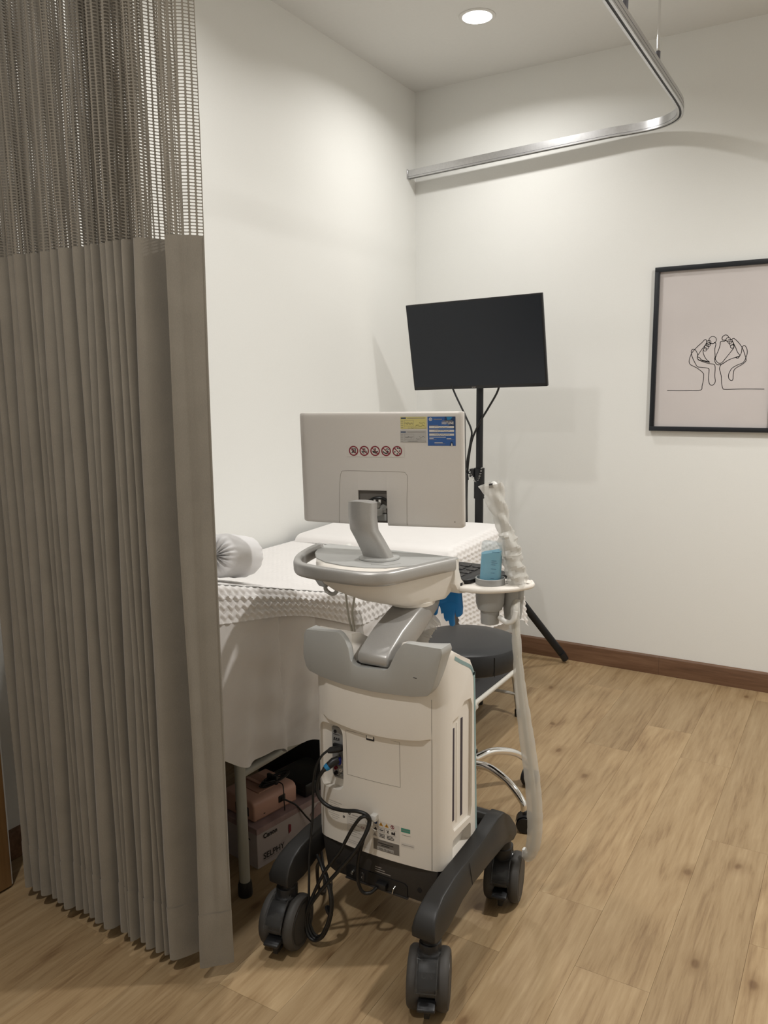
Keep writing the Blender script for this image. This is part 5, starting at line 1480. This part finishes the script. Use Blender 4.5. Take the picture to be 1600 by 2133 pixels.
# nitrile gloves tucked under the console
t = thing('nitrile_glove', (1.13, -1.90, 0.72), 'blue nitrile glove hanging below the console beside the arm', 'glove')
gl = [(1.090, 0.800), (1.166, 0.808), (1.170, 0.770), (1.169, 0.752), (1.162, 0.744), (1.152, 0.742), (1.149, 0.757), (1.146, 0.740), (1.148, 0.722), (1.144, 0.716), (1.134, 0.717), (1.131, 0.730), (1.124, 0.726), (1.118, 0.734), (1.116, 0.748), (1.110, 0.744), (1.107, 0.762), (1.102, 0.766), (1.098, 0.744), (1.094, 0.738), (1.088, 0.738), (1.089, 0.765)]
m = MB(); m.prism(gl, 'xz', -1.912, -1.904); m.build('hand', 'glove', t, 0.0025, 2)
m = MB(); m.grid(14, 4, lambda u, v: (1.088 + 0.081 * u, -1.914 - 0.003 * sin(9 * u) - 0.002 * v, 0.808 - 0.030 * v - 0.004 * sin(7 * u) * v + 0.006 * u * (1 - v))); m.build('cuff', 'glove', t)

# transducer standing in the probe holder inside a plastic cover
pb, pt = Vector((1.306, -1.880, 0.842)), Vector((1.247, -1.905, 1.092))
t = thing('ultrasound_probe', (1.306, -1.88, 0.84), 'long white ultrasound probe in a crumpled clear plastic cover beside the gel bottle', 'probe')
ax = (pt - pb)
pts = [pb + ax * f for f in (0, 0.10, 0.28, 0.45, 0.55, 0.75, 0.94)]
MB().tube(pts, [0.015, 0.017, 0.017, 0.012, 0.0095, 0.0092, 0.0095], 18).build('handle', 'white', t)
MB().tube([pb + ax * 0.94, pb + ax * 0.965, pb + ax * 0.985, pb + ax], [0.0098, 0.0098, 0.008, 0.004], 18).build('tip', 'white', t)
MB().tube([pb + ax * 0.945 + Vector((-0.004, -0.004, 0)), pb + ax * 0.985 + Vector((-0.004, -0.004, 0))], [0.0085, 0.006], 14).build('sensor_face', 'base_grey', t)
rs = random.Random(21)
rings = []
N = 46
a = ax.orthogonal().normalized(); b = ax.normalized().cross(a)
for i in range(N):
    f = -0.01 + 0.99 * i / (N - 1)
    base_r = 0.0245 if f < 0.12 else (0.0235 if f < 0.45 else (0.0165 + 0.008 * max(0, (f - 0.60)) / 0.3 if f > 0.50 else 0.020))
    rg = []
    for k in range(26):
        q = 2 * pi * k / 26
        w = 0.0030 * sin(3 * q + 31 * f) + 0.0026 * sin(64 * f + 2 * q) * (f < 0.5) + rs.uniform(-0.0010, 0.0010)
        sx = 1.0 + (0.9 * max(0, f - 0.52) if f > 0.52 else 0)
        c = pb + ax * f + Vector((-0.010, -0.005, 0)) * max(0, f - 0.5) * 1.3
        rg.append(c + a * cos(q) * (base_r + w) + b * sin(q) * (base_r + w) * sx)
    rings.append(rg)
m = MB(); m.rings(rings, caps=False); m.build('plastic_cover', 'sleeve', t, smooth=30)
MB().tube([pb + ax * 0.30 + Vector((0.0252 * cos(q), 0.0252 * sin(q), 0.003 * sin(q))) for q in [2 * pi * k / 20 for k in range(20)]], 0.0014, 6, True).build('rubber_band', 'sleeve', t)

# probe lead in its long plastic sleeve, hung on the hook
t = thing('probe_cable', (1.33, -1.88, 0.02), 'long beige probe cable in a cloudy plastic sleeve hanging to the floor at the right', 'cable')
cpts = catmull([(1.303, -1.885, 0.80), (1.309, -1.905, 0.77), (1.318, -1.915, 0.70), (1.325, -1.915, 0.62), (1.336, -1.912, 0.53), (1.349, -1.906, 0.43), (1.361, -1.900, 0.33), (1.366, -1.895, 0.23), (1.360, -1.892, 0.165), (1.344, -1.89, 0.13), (1.337, -1.885, 0.14)], 8)
MB().tube(cpts, 0.0062, 10).build('lead', 'cord_white', t)
rs = random.Random(4)
nn = len(cpts)
rad = []
for i in range(nn):
    f = i / (nn - 1)
    rad.append(0.0092 + 0.0075 * max(0, sin(pi * min(1, max(0, (f - 0.25) / 0.75)))) + rs.uniform(-0.0008, 0.0008))
MB().tube(cpts, rad, 14, squash=(0.7, 1.2)).build('plastic_sleeve', 'sleeve', t, smooth=30)
MB().box(1.331, 1.340, -1.893, -1.878, 0.128, 0.150).build('sleeve_clip', 'white', t, 0.002)

# slack beige cords and a second plastic cover beside the arm
cord('slack_cord', [(0.937, -2.095, 0.855), (0.943, -2.098, 0.815), (0.951, -2.10, 0.765), (0.962, -2.10, 0.722), (0.972, -2.10, 0.705), (0.967, -2.10, 0.735), (0.962, -2.10, 0.775), (0.968, -2.098, 0.815), (0.974, -2.095, 0.855)], 0.0026, 'cord_white',
     'loop of thin beige cord hanging below the left of the console', 'cord')
t = thing('probe_sleeve', (0.985, -2.09, 0.70), 'clear plastic sleeve drooping behind the notch of the grey cover', 'plastic sleeve')
m = MB(); m.grid(10, 14, lambda u, v: (0.950 + 0.055 * u * (0.35 + 0.65 * v) + 0.035 * v * v + 0.004 * sin(9 * v), -2.085 - 0.012 * sin(6 * u + 3 * v), 0.775 - 0.105 * v + 0.008 * sin(7 * u) * v)); m.build('film', 'sleeve', t, smooth=40)
t = thing('plastic_wrap', (1.08, -1.95, 0.68), 'crumpled clear plastic wrap between the arm and the stool seat', 'plastic wrap')
m = MB(); rs = random.Random(8)
m.tube(catmull([(1.113, -1.945, 0.742), (1.098, -1.948, 0.726), (1.085, -1.950, 0.702), (1.077, -1.952, 0.676), (1.070, -1.955, 0.645)], 6), [0.016 + rs.uniform(-0.003, 0.004) for _ in range(25)], 14, squash=(1.1, 0.6)); m.build('film', 'sleeve', t, smooth=30)
